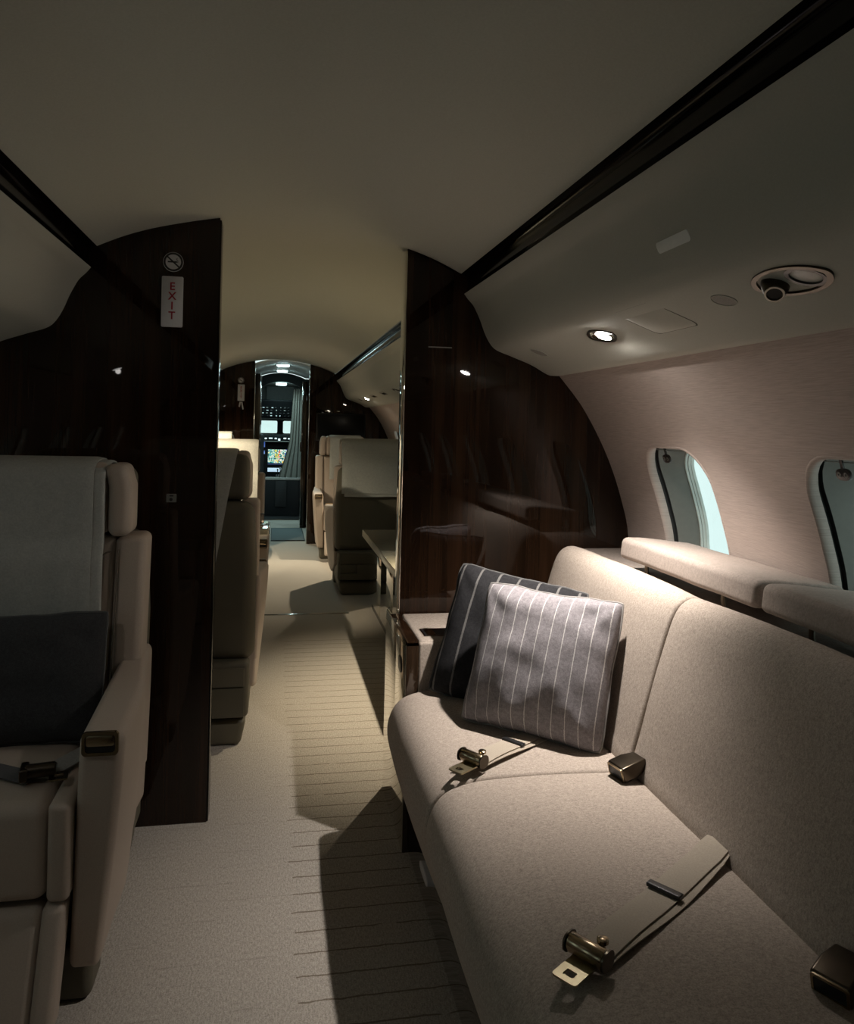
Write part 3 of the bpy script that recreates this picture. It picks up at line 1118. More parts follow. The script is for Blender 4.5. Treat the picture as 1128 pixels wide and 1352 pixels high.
for i, (a, b) in enumerate(((1.452, 2.10), (0.62, 1.438), (-0.2, 0.606))):
    h = mk('headrest', headrest(a, b, i), 'sofa_velour', sofa, angle=80)
    for yy in (a + 0.14, b - 0.14):
        mk('bracket', join(tube([(1.005, yy, 0.868), (1.005, yy, 0.840), (1.012, yy, 0.816)], 0.006, 8), box(0.998, 1.03, yy - 0.016, yy + 0.016, 0.8145, 0.8195, 0.001)), 'dark_bronze', h)


# lap belts lying on the cushions
def lap_belt(tip, root0, root1, z=0.4865, slide=0.56):
    """tongue at tip, strap running back to the crack between root0 and root1"""
    tip, r0, r1 = Vector((*tip, z)), Vector((*root0, z)), Vector((*root1, z))
    rootc = (r0 + r1) / 2
    d = (rootc - tip)
    L = d.length
    d.normalize()
    s = Vector((-d.y, d.x, 0))
    path, sides, wid = [], [], []
    for i in range(15):
        u = i / 14
        p = tip + d * (0.055 + (L - 0.055) * u)
        p.z = z + 0.003 + 0.004 * sin(u * 9) * (1 - u) + (0.004 if u > 0.9 else 0)
        path.append(p)
        sides.append(s)
        wid.append(0.050)
    b = mk('seat_belt', ribbon(path, sides, wid, 0.002, 4), 'webbing_beige', sofa)
    path2 = [p + Vector((0, 0, -0.003)) - s * (0.004 + 0.010 * sin(pi * i / 14)) for i, p in enumerate(path)]
    mk('webbing', ribbon(path2, sides, 0.047, 0.0015, 4), 'webbing_beige', b)
    m = Matrix((d, s, Vector((0, 0, 1)))).transposed().to_4x4()
    m.translation = tip + d * L * slide + Vector((0, 0, 0.006))
    mk('slider', xform(rbox((0, 0, 0), (0.0075, 0.029, 0.0035), 0.002, k=2), m), 'black_plastic', b)
    m2 = m.copy()
    m2.translation = tip + Vector((0, 0, 0.0))
    # roller barrel, side cheeks, flat tongue with its slot
    mk('roller', xform(lathe([(0.0120, -0.028), (0.0132, -0.026), (0.0132, 0.026), (0.0120, 0.028)], ((0.044, 0, 0.015), (1, 0, 0), (0, 0, 1), (0, 1, 0)), 20), m2), 'bronze', b)
    for sy in (-1, 1):
        mk('cheek', xform(slab(ellipse(0.016, 0.0135, 16, 2.6), ((0.046, sy * 0.029, 0.014), (1, 0, 0), (0, 0, 1), (0, sy, 0)), 0, 0.003), m2), 'dark_bronze', b)
    mk('tongue', xform(ringslab([(a + 0.006, c) for a, c in rrect(0.058, 0.038, 0.005, 3)], [(a - 0.006, c) for a, c in rrect(0.013, 0.016, 0.002, 3)], ((0.008, 0, 0.0), (1, 0, 0), (0, 1, 0), (0, 0, 1)), 0.001, 0.0038), m2), 'brass', b)
    mk('knob', xform(lathe([(0.004, 0.0), (0.004, 0.014), (0.0085, 0.015), (0.0085, 0.020), (0.006, 0.0215)], ((0.064, -0.012, 0.008), (1, 0, 0), (0, 1, 0), (0, 0, 1)), 16), m2), 'bronze', b)
    return b


lap_belt((0.404, 1.612), (0.800, 1.945), (0.800, 1.865), slide=0.40)
lap_belt((0.405, 0.982), (0.800, 1.298), (0.800, 1.216))


def receiver(p, ang):
    """box-shaped buckle half poking out of the crack"""
    m = Matrix.Translation(Vector((p[0], p[1], 0.497))) @ Matrix.Rotation(ang, 4, 'Z') @ Matrix.Rotation(radians(-14), 4, 'Y')

    def taper(x, y, z):
        k_ = 1.0 - 0.22 * max(0.0, x) / 0.034
        return Vector((x, y * k_, z * (1.0 - 0.25 * max(0, x) / 0.034)))
    b = mk('buckle', xform(rbox((0, 0, 0), (0.034, 0.027, 0.0165), 0.005, (4, 2, 2), 3, taper), m), 'dark_bronze', sofa, label='dark bronze buckle half')
    mk('slot_rim', xform(ringslab(rrect(0.050, 0.029, 0.004, 3), rrect(0.043, 0.021, 0.003, 3), ((-0.034, 0, 0), (0, 1, 0), (0, 0, 1), (-1, 0, 0)), -0.002, 0.0016), m), 'bronze', b)
    mk('slot', xform(slab(rrect(0.043, 0.021, 0.003, 3), ((-0.034, 0, 0), (0, 1, 0), (0, 0, 1), (-1, 0, 0)), -0.001, 0.0006), m), 'black_plastic', b)


receiver((0.768, 1.560), radians(12))
receiver((0.766, 0.915), radians(28))

# ---------------------------------------------------------------- side console between sofa and partition
con = thing('side_console', (0.55, 2.35, 0), 'low console with padded top and mirror-glossy aisle side at sofa end', 'console')
mk('carcass', box(0.3935, 0.80, 2.205, 2.525, 0.0, 0.590, 0.002), 'brown_veneer', con)
mk('side_panel', box(0.3855, 0.3935, 2.2055, 2.60, 0.0, 0.600, 0.001), 'mirror_lacquer', con, label='mirror-glossy lacquered panel facing the aisle')
d = mk('door', box(0.3835, 0.3855, 2.212, 2.365, 0.33, 0.585, 0.0008), 'mirror_lacquer', con)
mk('latch', slab(ellipse(0.030, 0.024, 20, 2.4), ((0.3835, 2.275, 0.515), (0, 1, 0), (0, 0, 1), (-1, 0, 0)), 0, 0.003, 0.001), 'black_plastic', d)
mk('front_edge', box(0.3855, 0.421, 2.186, 2.205, 0.0, 0.601, 0.0015), 'brown_veneer', con)
mk('top_edge', box(0.3855, 0.421, 2.186, 2.525, 0.590, 0.603, 0.0015), 'dark_wood', con)
mk('front_pad', rbox((0.6105, 2.198, 0.42), (0.189, 0.015, 0.180), 0.007, (4, 2, 4), 3), 'sofa_wool', con)
mk('top_pad', rbox((0.612, 2.355, 0.592), (0.188, 0.165, 0.012), 0.009, (4, 4, 1), 3), 'sofa_wool', con)
cup = mk('cup_recess', ringslab(rrect(0.20, 0.085, 0.004, 2), rrect(0.19, 0.072, 0.003, 2), ((0.545, 2.275, 0.604), (1, 0, 0), (0, 1, 0), (0, 0, 1)), -0.002, 0.002), 'chrome', con)
mk('recess_floor', slab(rrect(0.19, 0.072, 0.003, 2), ((0.545, 2.275, 0.604), (1, 0, 0), (0, 1, 0), (0, 0, 1)), -0.002, 0.0006), 'black_plastic', cup)
mk('recess_grip', slab(rrect(0.026, 0.06, 0.003, 2), ((0.470, 2.275, 0.604), (1, 0, 0), (0, 1, 0), (0, 0, 1)), 0.0006, 0.002), 'bronze', cup)


# ---------------------------------------------------------------- scatter cushions
def pillow(w, h, t, seed, wr=1.0, n=44):
    """plump square cushion in local x (width), z (height), y (thickness); corners pointed, sides pulled in"""
    V, F = [], []
    idx = {}

    def pt(i, j, sgn):
        u, v = 2 * i / n - 1, 2 * j / n - 1
        u, v = sin(u * pi / 2) * 0.35 + u * 0.65, sin(v * pi / 2) * 0.35 + v * 0.65
        x = u * w / 2 * (1 - 0.055 * (1 - v * v) ** 1.0 * abs(u) ** 1.5 - 0.05 * abs(u * v) ** 6)
        z = v * h / 2 * (1 - 0.055 * (1 - u * u) ** 1.0 * abs(v) ** 1.5 - 0.05 * abs(u * v) ** 6)
        th = t / 2 * (max(0, (1 - abs(u) ** 3.2)) * max(0, (1 - abs(v) ** 3.2))) ** 0.50
        e = max(abs(u), abs(v))
        nz = noise.noise(Vector((u * 1.9 + seed, v * 1.9, sgn * 3))) * 0.010 + noise.noise(Vector((u * 4 + seed, v * 4, sgn * 5))) * 0.0025
        # creases running in from the corners
        cr = 0
        for cu, cv in ((1, 1), (-1, 1), (1, -1), (-1, -1)):
            du, dv = (cu - u), (cv - v)
            rad = sqrt(du * du + dv * dv)
            a = atan2(dv * cv, du * cu)
            cr += 0.0085 * sin(a * 8 + seed * 2 + cu + 2 * cv) * math.exp(-(rad / 0.55) ** 2) * min(1, rad * 2.2)
        # long dents where the filling has slumped: one rising from the bottom edge, one at the side
        cr -= 0.016 * math.exp(-((u - 0.12 - 0.30 * (v + 1)) / 0.16) ** 2) * math.exp(-((v + 1.0) / 0.42) ** 2)
        cr -= 0.016 * math.exp(-((v - 0.40 + 0.7 * (u - 1)) / 0.15) ** 2) * math.exp(-((u - 1.0) / 0.36) ** 2)
        k_ = (1 - e ** 6)
        y = sgn * (th + (nz + cr) * wr * k_ * (0.25 + th / (t / 2) * 0.75))
        x += 0.004 * noise.noise(Vector((v * 3, seed, 1))) * abs(u)
        z += 0.004 * noise.noise(Vector((u * 3, seed, 7))) * abs(v)
        return (x, y, z)

    for sgn in (-1, 1):
        for i in range(n + 1):
            for j in range(n + 1):
                edge = i in (0, n) or j in (0, n)
                key = (i, j, 0 if edge else sgn)
                if key not in idx:
                    idx[key] = len(V)
                    V.append(pt(i, j, sgn))
        for i in range(n):
            for j in range(n):
                q = [idx[(a, b, 0 if (a in (0, n) or b in (0, n)) else sgn)] for a, b in ((i, j), (i + 1, j), (i + 1, j + 1), (i, j + 1))]
                F.append(tuple(q) if sgn < 0 else tuple(reversed(q)))
    rim = [V[idx[(i, 0, 0)]] for i in range(n)] + [V[idx[(n, j, 0)]] for j in range(n)] + [V[idx[(i, n, 0)]] for i in range(n, 0, -1)] + [V[idx[(0, j, 0)]] for j in range(n, 0, -1)]
    return (V, F), rim


def place_pillow(name, label, cat, size, seed, centre, ex, ez, mat, pipe, wr=1.0):
    (vf, rim) = pillow(*size, seed, wr)
    o = thing(name, centre, label, cat)
    ex, ez = Vector(ex).normalized(), Vector(ez).normalized()
    ez = (ez - ex * ez.dot(ex)).normalized()
    ey = ez.cross(ex)
    M = Matrix((ex, ey, ez)).transposed().to_4x4()
    o.rotation_euler = M.to_euler()
    mk('cover', vf, mat, o, local=True, angle=180)
    mk('piping', tube(rim, 0.0032, 6, closed=True), pipe, o, local=True)
    return o


e1 = Vector((0.277, -0.238, 0.0))
place_pillow('pillow', 'light grey pinstriped pillow propped on the sofa', 'pillow', (0.368, 0.362, 0.150), 1.3, (0.664, 1.834, 0.643), (0.277, -0.228, -0.012), (0.105, 0.10, 0.335), 'pillow_grey', 'piping_grey', 1.15)
place_pillow('pillow', 'charcoal pillow with wide grey stripes behind the pinstriped one', 'pillow', (0.385, 0.375, 0.125), 4.1, (0.645, 2.055, 0.632), (0.277, -0.19, -0.045), (0.105, 0.085, 0.335), 'pillow_charcoal', 'piping_dark')

# ---------------------------------------------------------------- club seats
def make_seat(loc, rot, label, width=1.0):
    """local frame: the sitter faces -y; origin on the floor under the seat"""
    s = thing('club_seat', loc, label, 'seat', 'leather club seats', rot)

    def P(name, vf, mat, parent=None, label=None, angle=60):
        if width != 1.0:
            vf = mapv(vf, lambda x, y, z: (x * width, y, z))
        return mk(name, vf, mat, parent or s, local=True, angle=angle, label=label)

    # base and carriage
    P('plinth', rbox((0, 0.06, 0.05), (0.195, 0.265, 0.05), 0.02, (2, 2, 2), 3, lambda x, y, z: Vector((x * (1 + 0.10 * z / 0.1), y, z))), 'shell_leather')
    P('plinth', rbox((0, -0.17, 0.06), (0.215, 0.055, 0.06), 0.02, (2, 2, 2), 3), 'shell_leather')
    P('base', rbox((0, 0.10, 0.215), (0.222, 0.245, 0.105), 0.02, (2, 2, 2), 3), 'shell_leather')
    yb = 0.3445
    fr = ((0, yb, 0), (1, 0, 0), (0, 0, 1), (0, 1, 0))
    P('rear_panel', slab([(-0.205, 0.300), (-0.205, 0.232), (0.205, 0.232), (0.205, 0.300)], fr, 0, 0.010, 0.003), 'shell_leather')
    P('rear_panel', slab([(-0.205, 0.226), (-0.205, 0.118), (0.205, 0.118), (0.205, 0.160), (0.09, 0.160), (0.09, 0.226)], fr, 0, 0.010), 'shell_leather')
    P('rear_panel', slab([(0.097, 0.226), (0.097, 0.167), (0.205, 0.167), (0.205, 0.226)], fr, 0, 0.010, 0.003), 'shell_leather')

    # seat
    def crown(x, y, z):
        if z > 0.42:
            z += 0.018 * max(0, 1 - (x / 0.2) ** 2) * max(0, 1 - ((y + 0.06) / 0.3) ** 2)
        return Vector((x, y, z))
    cush = P('seat_cushion', rbox((0, -0.055, 0.362), (0.146, 0.262, 0.095), 0.028, (6, 8, 2), 4, crown), 'seat_leather')
    for sx in (-1, 1):
        P('bolster', rbox((sx * 0.1665, -0.053, 0.362), (0.0215, 0.266, 0.097), 0.014, (2, 6, 2), 3, crown), 'seat_leather', cush)

    def legtilt(x, y, z):
        return Vector((x, y - (0.26 - z) * 0.42, z))
    leg = P('leg_rest', rbox((0, -0.285, 0.158), (0.140, 0.030, 0.100), 0.018, (4, 2, 4), 3, legtilt), 'seat_leather')
    for sx in (-1, 1):
        P('bolster', rbox((sx * 0.160, -0.285, 0.158), (0.021, 0.033, 0.102), 0.013, (2, 2, 4), 3, legtilt), 'seat_leather', leg)

    # back
    def recline(x, y, z):
        return Vector((x, y + (z - 0.45) * 0.17, z))
    back = P('backrest', rbox((0, 0.135, 0.690), (0.1725, 0.058, 0.232), 0.014, (6, 2, 8), 4, lambda x, y, z: recline(x, y - 0.010 * max(0, 1 - (x / 0.172) ** 2), z)), 'seat_leather')
    for sx in (-1, 1):
        def wing(x, y, z, sx=sx):
            p = recline(x, y, z)
            p.y -= 0.012
            return p
        b = P('bolster', rbox((sx * 0.210, 0.140, 0.690), (0.037, 0.062, 0.232), 0.019, (2, 2, 6), 4, wing), 'seat_leather', back)
        seam = [recline(sx * (0.183), 0.0625, z) for z in [0.47 + 0.42 * i / 10 for i in range(11)]]
        P('seam', tube([(p.x, p.y, p.z) for p in seam], 0.0016, 5), 'seam_thread', back)
    # curved panel seam over the shoulder
    arc = [recline(0.165 - 0.11 * u, 0.0695 - 0.0065, 0.885 - 0.135 * u ** 1.6) for u in [i / 10 for i in range(11)]]
    P('seam', tube([(p.x, p.y - 0.004, p.z) for p in arc], 0.0022, 5), 'seam_thread', back)
    P('back_shell', rbox((0, 0.262, 0.615), (0.240, 0.075, 0.305), 0.050, (4, 2, 6), 4, lambda x, y, z: Vector((x * (1 - 0.05 * max(0, z - 0.7) / 0.2), y + (z - 0.6) * 0.10, z))), 'shell_leather', label='plain olive-brown shell behind the backrest')
    # headrest
    hd = P('headrest', rbox((0, 0.172, 1.018), (0.160, 0.052, 0.092), 0.026, (5, 2, 4), 4), 'seat_leather')
    for sx in (-1, 1):
        P('bolster', rbox((sx * 0.186, 0.178, 1.016), (0.028, 0.060, 0.092), 0.022, (2, 2, 4), 4, lambda x, y, z: Vector((x - (0.010 if z > 1.08 else 0) * (1 if x > 0 else -1), y - 0.008, z))), 'seat_leather', hd)
    P('headrest_shell', rbox((0, 0.252, 1.010), (0.205, 0.048, 0.088), 0.034, (4, 2, 4), 4), 'shell_leather')
    # arms
    for sx in (-1, 1):
        def armf(x, y, z, sx=sx):
            a = (x - sx * 0.245) * sx           # + outboard
            low = max(0.0, 0.58 - z)
            outer = 0.038 - 0.040 * min(1, low / 0.45) ** 1.3 * min(1.0, max(0.25, 0.8 - y * 2.0)) - 0.028 * min(1, max(0, (y + 0.05) / 0.2))
            inner = -0.050 - 0.012 * min(1, low / 0.45)
            f = (a + 0.05) / 0.10
            a2 = inner + (outer - inner) * f
            y2 = y
            if y < -0.2 and z < 0.5:
                y2 = y + 0.02 * (0.5 - z)
            if z > 0.55 and y < 0.1:
                z -= 0.08 * (0.1 - y)
            if z < 0.3 and y > -0.05:
                z += 0.09 * min(1, (y + 0.05) / 0.2) ** 2
            return Vector((sx * 0.245 + sx * a2, y2, z))
        arm = P('armrest', rbox((sx * 0.245, -0.02, 0.365), (0.050, 0.280, 0.255), 0.022, (2, 8, 8), 4, armf), 'seat_leather')
        # pull latch let into the front of the arm
        fr = ((sx * 0.238, -0.3045, 0.572), (1, 0, 0), (0, 0, 1), (0, -1, 0.02))
        P('latch_bezel', ringslab(rrect(0.070, 0.048, 0.009, 4), rrect(0.057, 0.035, 0.007, 4), fr, -0.004, 0.004), 'bronze', arm)
        P('latch_well', slab(rrect(0.057, 0.035, 0.007, 4), fr, -0.002, 0.0006), 'black_plastic', arm)
        P('latch_flap', slab([(a, b + 0.006) for a, b in rrect(0.055, 0.022, 0.005, 3)], fr, 0.0006, 0.0035, 0.001), 'bronze', arm)
        fr = ((sx * 0.2765, -0.215, 0.555), (0, 1, 0), (0, 0, 1), (sx, 0, 0))
        P('side_button', slab(rrect(0.030, 0.020, 0.006, 4), fr, -0.004, 0.002, 0.001), 'dark_bronze', arm)
    return s


seat0 = make_seat((-0.565, 1.95, 0), 0, 'beige leather club seat in front of the wood partition, towel over its headrest')
copy_tree(seat0, (-0.295, 3.33, 0), pi, 'club seat just beyond the wood partition, seen from behind beside the aisle')
copy_tree(seat0, (-0.295, 4.56, 0), 0, 'club seat facing aft across the small table, cream towel down its back')
copy_tree(seat0, (-0.575, 7.25, 0), 0, 'farthest club seat before the brown exit-sign partition')
wide = make_seat((0.70, 5.88, 0), pi, 'wide olive-backed club seat with a folded towel, beside the glossy sideboard', 1.07)
copy_tree(seat0, (0.640, 7.30, 0), 0, 'club seat below the switched-off monitor')
copy_tree(seat0, (-0.575, -0.15, 0), pi, 'club seat opposite the near one, seen only mirrored in the wood partition')


# ---------------------------------------------------------------- towels over the headrests
def towel(name, label, mat, origin, rot, x0, x1, front, rear, seed, skew=0.0, th=0.007, lift=0.0, yf=0.105, yr=0.306, wave=1.0, top=1.112):
    """sheet in the seat's local frame: up the front, over the headrest, down the back"""
    zt = top + lift
    path = []
    nf = 16
    for i in range(nf):
        z = front + (zt - 0.035 - front) * i / (nf - 1)
        # follow backrest recline below the headrest
        y = yf - (0.012 if z < 0.90 else 0.0)
        if z < 0.92:
            y = min(y, 0.070 + (z - 0.45) * 0.17 - 0.018)
        path.append((y - lift, z))
    for i in range(1, 8):
        a = pi - pi * i / 8
        path.append(((yf + yr) / 2 + cos(a) * ((yr - yf) / 2 + lift), zt - 0.035 + sin(a) * 0.035))
    nr = 12
    for i in range(nr):
        z = zt - 0.035 - (zt - 0.035 - rear) * i / (nr - 1)
        k_ = min(1.0, max(0.0, (1.06 - z) / 0.14))
        path.append((yr + lift + 0.078 * k_ * k_ * (3 - 2 * k_), z))
    m = 22
    rings = []
    for (y, z) in path:
        ring_f = []
        for k_ in range(m + 1):
            u = k_ / m
            x = x0 + (x1 - x0) * u + skew * (zt - z) * (1 if y > 0.2 else 0)
            wv = wave * (0.006 * noise.noise(Vector((x * 9, z * 2.5, seed))) + 0.0025 * noise.noise(Vector((x * 25, z * 8, seed))))
            hang = min(1, max(0, (zt - z) / 0.15))
            yy = y + (wv * hang - 0.004 * hang) * (1 if y < 0.2 else -1)
            zz = z + (0.004 * noise.noise(Vector((x * 6, seed, y))) if hang > 0.9 else 0)
            ring_f.append(Vector((x, yy, zz)))
        rings.append(ring_f)
    # thickness outward from the path
    closed = []
    for i, r_ in enumerate(rings):
        a, b = path[max(i - 1, 0)], path[min(i + 1, len(path) - 1)]
        t_ = Vector((0, b[0] - a[0], b[1] - a[1])).normalized()
        nn = Vector((0, -t_.z, t_.y))
        closed.append([p + nn * th * (0.5 if k_ in (0, m) else 1.0) for k_, p in enumerate(r_)] + [p for p in reversed(r_)])
    o = mk(name, loft(closed, True, True), mat, local=True, angle=70)
    o.location = origin
    o.rotation_euler = (0, 0, rot)
    return o


S0 = (-0.565, 1.95, 0)
tag(towel('towel', 'grey towel on the near club seat headrest, hanging down its front', 'towel_grey', S0, 0, -0.17, 0.127, 0.655, 0.80, 2.0, lift=0.003), 'grey towel on the near club seat headrest, hanging down its front', 'towel')
tag(towel('towel', 'x', 'towel_grey', S0, 0, 0.02, 0.153, 0.662, 0.84, 7.0, lift=-0.004, th=0.006), 'narrow under-fold of grey towel beside the larger near towel', 'towel')
tag(towel('towel', 'x', 'towel_grey', (-0.295, 3.33, 0), pi, -0.160, 0.16, 0.80, 0.665, 3.0, skew=0.16), 'towel slanting down the back of the seat just beyond the wood partition', 'towel')
tag(towel('towel', 'x', 'towel_cream', (-0.295, 4.56, 0), 0, -0.16, 0.205, 0.625, 0.86, 4.0, lift=0.002, wave=1.4), 'brightly lit cream towel down the front of the aft-facing aisle seat', 'towel')
tag(towel('towel', 'x', 'towel_cream', (-0.575, 7.25, 0), 0, -0.16, 0.19, 0.70, 0.86, 9.0, lift=0.015), 'distant cream towel peeping over the bright towel', 'towel')
tw = towel('towel', 'x', 'towel_grey', (0.70, 5.88, 0), pi, -0.235, 0.225, 0.86, 0.735, 5.0, lift=0.004)
tag(tw, 'wide grey towel folded over the headrest beside the sideboard', 'towel')
tag(towel('towel', 'x', 'towel_grey', (0.70, 5.88, 0), pi, -0.228, 0.205, 0.90, 0.712, 6.0, lift=-0.003, th=0.005), 'under-layer of towel showing below the wide grey towel hem', 'towel')
tag(towel('towel', 'x', 'towel_grey', (0.640, 7.30, 0), 0, -0.12, 0.18, 0.70, 0.86, 8.0, lift=0.002), 'towel on the headrest of the seat below the monitor', 'towel')
tag(towel('towel', 'x', 'towel_grey', (-0.575, -0.15, 0), pi, -0.16, 0.17, 0.70, 0.86, 11.0, lift=0.002), 'towel on the mirrored club seat behind the viewer', 'towel')

# dark pillow and lap belt on the near seat
place_pillow('pillow', 'plain black pillow leaning on the near club seat back', 'pillow', (0.40, 0.30, 0.10), 6.6, (-0.575, 1.945, 0.612), (1, 0.03, 0.02), (0, 0.30, 1), 'pillow_black', 'piping_dark', 0.8)
b = thing('lap_belt', (-0.56, 1.75, 0.47), 'dark lap belt with metal buckle lying on the near club seat', 'belt')
ZB = 0.489


def cushion_z(x, y):
    return 0.457 + 0.018 * max(0, 1 - (((x + 0.565)) / 0.2) ** 2) * max(0, 1 - ((y - 1.89) / 0.3) ** 2)


pth = [(-0.735 + 0.26 * i / 10, 1.795 - 0.055 * (i / 10) + 0.02 * sin(i * 0.4), 0) for i in range(11)]
mk('webbing', ribbon([(x, y, cushion_z(x, y) + 0.009) for x, y, z in pth], [Vector((0.18, 1, 0.1))] * 11, 0.045, 0.003, 3), 'webbing_dark', b, label='dark grey webbing')
pth = [(-0.452 + 0.068 * i / 6, 1.735 + 0.15 * i / 6, 0) for i in range(7)]
mk('webbing', ribbon([(x, y, cushion_z(x, y) + 0.012) for x, y, z in pth], [Vector((1, -0.45, -0.1))] * 7, 0.045, 0.003, 3), 'webbing_grey', b, label='light grey webbing')
mb = Matrix.Translation((-0.458, 1.722, 0.493)) @ Matrix.Rotation(radians(10), 4, 'Z')
bk = mk('buckle', xform(lathe([(0.011, -0.030), (0.0145, -0.027), (0.0145, 0.027), (0.011, 0.030)], ((0, 0, 0), (0, 1, 0), (0, 0, 1), (1, 0, 0)), 18), mb), 'dark_bronze', b)
mk('buckle_plate', xform(join(rbox((-0.030, 0.004, -0.002), (0.008, 0.024, 0.013), 0.004), rbox((0.0, 0.022, -0.006), (0.03, 0.012, 0.006), 0.003)), mb), 'dark_bronze', bk)
mk('tongue', xform(ringslab(rrect(0.036, 0.040, 0.005, 3), rrect(0.018, 0.014, 0.003, 3), ((0.036, -0.016, -0.010), (1, 0, 0), (0, 1, 0), (0, 0, 1)), -0.0015, 0.0015), mb), 'bronze', bk)

# ---------------------------------------------------------------- forward cabin furniture
tb = thing('side_table', (-0.5, 3.93, 0), 'fold-out side table with chrome edge between the two aisle seats', 'table')
mk('table_top', rbox((-0.49, 3.93, 0.700), (0.475, 0.17, 0.012), 0.008, k=2), 'cream_lacquer', tb)
mk('edge_band', box(-0.018, -0.011, 3.77, 4.09, 0.690, 0.710, 0.002), 'chrome', tb)
mk('support', box(-0.94, -0.88, 3.82, 4.04, 0.02, 0.689, 0.006), 'dark_wood', tb)
ph = thing('black_box', (-0.065, 3.98, 0.712), 'small glossy black box standing tilted on the side table', 'box')
mk('case', xform(rbox((0, 0, 0.027), (0.024, 0.010, 0.026), 0.004, k=2), Matrix.Translation((-0.065, 3.98, 0.7125)) @ Matrix.Rotation(radians(28), 4, 'Z')), 'leaf_black', ph)
mk('shiny_button', xform(slab(ellipse(0.006, 0.006, 14), ((0.014, -0.010, 0.014), (1, 0, 0), (0, 0, 1), (0, -1, 0)), 0, 0.002), Matrix.Translation((-0.065, 3.98, 0.7125)) @ Matrix.Rotation(radians(28), 4, 'Z')), 'chrome', ph)

cr = thing('sideboard', (0.9, 4.2, 0), 'low sideboard with overhanging cream top and mirror-glossy face beyond the partition', 'sideboard')
SB0, SB1, SBX = 3.17, 5.16, 0.59
mk('kick_strip', box(0.665, 1.02, SB0 + 0.02, SB1, 0.0, 0.048, 0.002), 'strip_lacquer', cr)
x = SB0
for i, yb in enumerate((3.67, 4.17, 4.66, SB1)):
    mk('front_panel', box(0.652, 0.668, x + 0.0015, yb - 0.0015, 0.052, 0.478, 0.0015), 'mirror_lacquer', cr)
    x = yb
mk('carcass', box(0.668, 1.02, SB0 + 0.002, SB1 - 0.002, 0.048, 0.479, 0.002), 'brown_veneer', cr)
mk('worktop', box(SBX + 0.004, 1.165, SB0, SB1, 0.480, 0.524, 0.004), 'cream_lacquer', cr)
mk('edge_band', box(SBX, SBX + 0.005, SB0, SB1, 0.481, 0.523, 0.002), 'edge_cream', cr)

mon = thing('monitor', (0.667, Y_FWD, 1.06), 'switched-off black monitor on the far partition', 'monitor')
mk('housing', box(0.416, 0.918, Y_FWD - 0.035, Y_FWD - 0.001, 1.050, 1.335, 0.006), 'black_plastic', mon)
mk('screen', box(0.428, 0.906, Y_FWD - 0.0375, Y_FWD - 0.034, 1.066, 1.322, 0.001), 'screen_off', mon)
for xx in (0.50, 0.62):
    mk('indicator', box(xx, xx + 0.03, Y_FWD - 0.012, Y_FWD - 0.001, 1.352, 1.362, 0.002), 'chrome', mon)

structure(mk('trim_10', box(-0.05, 0.50, 5.02, 5.035, 0.0, 0.004, 0.001), 'chrome'), 'thin chrome strip added across the aisle for a lit line on the carpet')  # added strip, stands in for a lit gap between floor shadows

# ---------------------------------------------------------------- entry corridor and cockpit
CX = 0.075
def arch(half, zs, rise, n=20):
    return [(CX + half * (2 * i / n - 1), zs + rise * (1 - (2 * i / n - 1) ** 2)) for i in range(n + 1)]


structure(mk('ceiling', sweep_thick(arch(0.34, 1.775, 0.085), Y_FWD + 0.06, Y_COCK, 0.02), 'entry_white'), 'pale arched ceiling of the entry corridor')
structure(mk('wall_corridor_left', box(-0.29, -0.225, Y_FWD + 0.06, Y_COCK, 0.0, 1.80, 0.002), 'dark_wood'), 'glossy wood wall of the entry corridor')
structure(mk('wall_corridor_right', box(0.372, 0.44, Y_FWD + 0.06, Y_COCK, 0.0, 1.80, 0.002), 'dark_wood'), 'glossy wood wall of the entry corridor')
# door edges standing in the corridor
dr = thing('pocket_door', (0.34, 9.25, 0), 'dark sliding door edge with chrome trim in the cockpit corridor', 'door')
mk('door_leaf', box(0.318, 0.368, 9.2, 9.9, 0.002, 1.715, 0.004), 'dark_wood', dr)
mk('edge_strip', box(0.312, 0.318, 9.195, 9.215, 0.002, 1.715, 0.002), 'chrome', dr)
mk('handle', rbox((0.308, 9.30, 0.95), (0.010, 0.02, 0.06), 0.006), 'chrome', dr)
dl = thing('galley_cabinet', (-0.2, 9.3, 0), 'tall dark galley cabinet edge with chrome strips beside the cockpit opening', 'cabinet')
mk('carcass', box(-0.224, -0.165, 9.0, 9.85, 0.002, 1.78, 0.004), 'dark_wood', dl)
for y_, x_ in ((8.998, -0.166), (9.4, -0.163)):
    mk('edge_strip', box(x_ - 0.002, x_ + 0.004, y_, y_ + 0.02, 0.002, 1.77, 0.002), 'chrome', dl)
mk('handle', rbox((-0.158, 9.2, 1.30), (0.008, 0.012, 0.10), 0.005), 'chrome', dl)

mat_ = thing('floor_mat', (0.17, 8.65, 0), 'grey mat on the corridor floor', 'mat')
mk('pile', box(-0.01, 0.335, 8.17, 9.13, 0.0005, 0.010, 0.003), 'grey_mat', mat_)
mk('binding', ringslab([(a + 0.1625, c + 8.65) for a, c in rrect(0.351, 0.966, 0.01, 2)], [(a + 0.1625, c + 8.65) for a, c in rrect(0.335, 0.95, 0.008, 2)], ((0, 0, 0), (1, 0, 0), (0, 1, 0), (0, 0, 1)), 0.0005, 0.0115), 'cockpit_grey', mat_)
structure(mk('trim_11', box(-0.22, 0.37, 9.93, 10.0, 0.0, 0.012, 0.003), 'chrome'), 'metal sill at the cockpit opening')

# cockpit shell
def cock_arch(half, zs, rise):
    a = arch(half, zs, rise)
    return [(a[0][0], 0.0)] + a + [(a[-1][0], 0.0)]


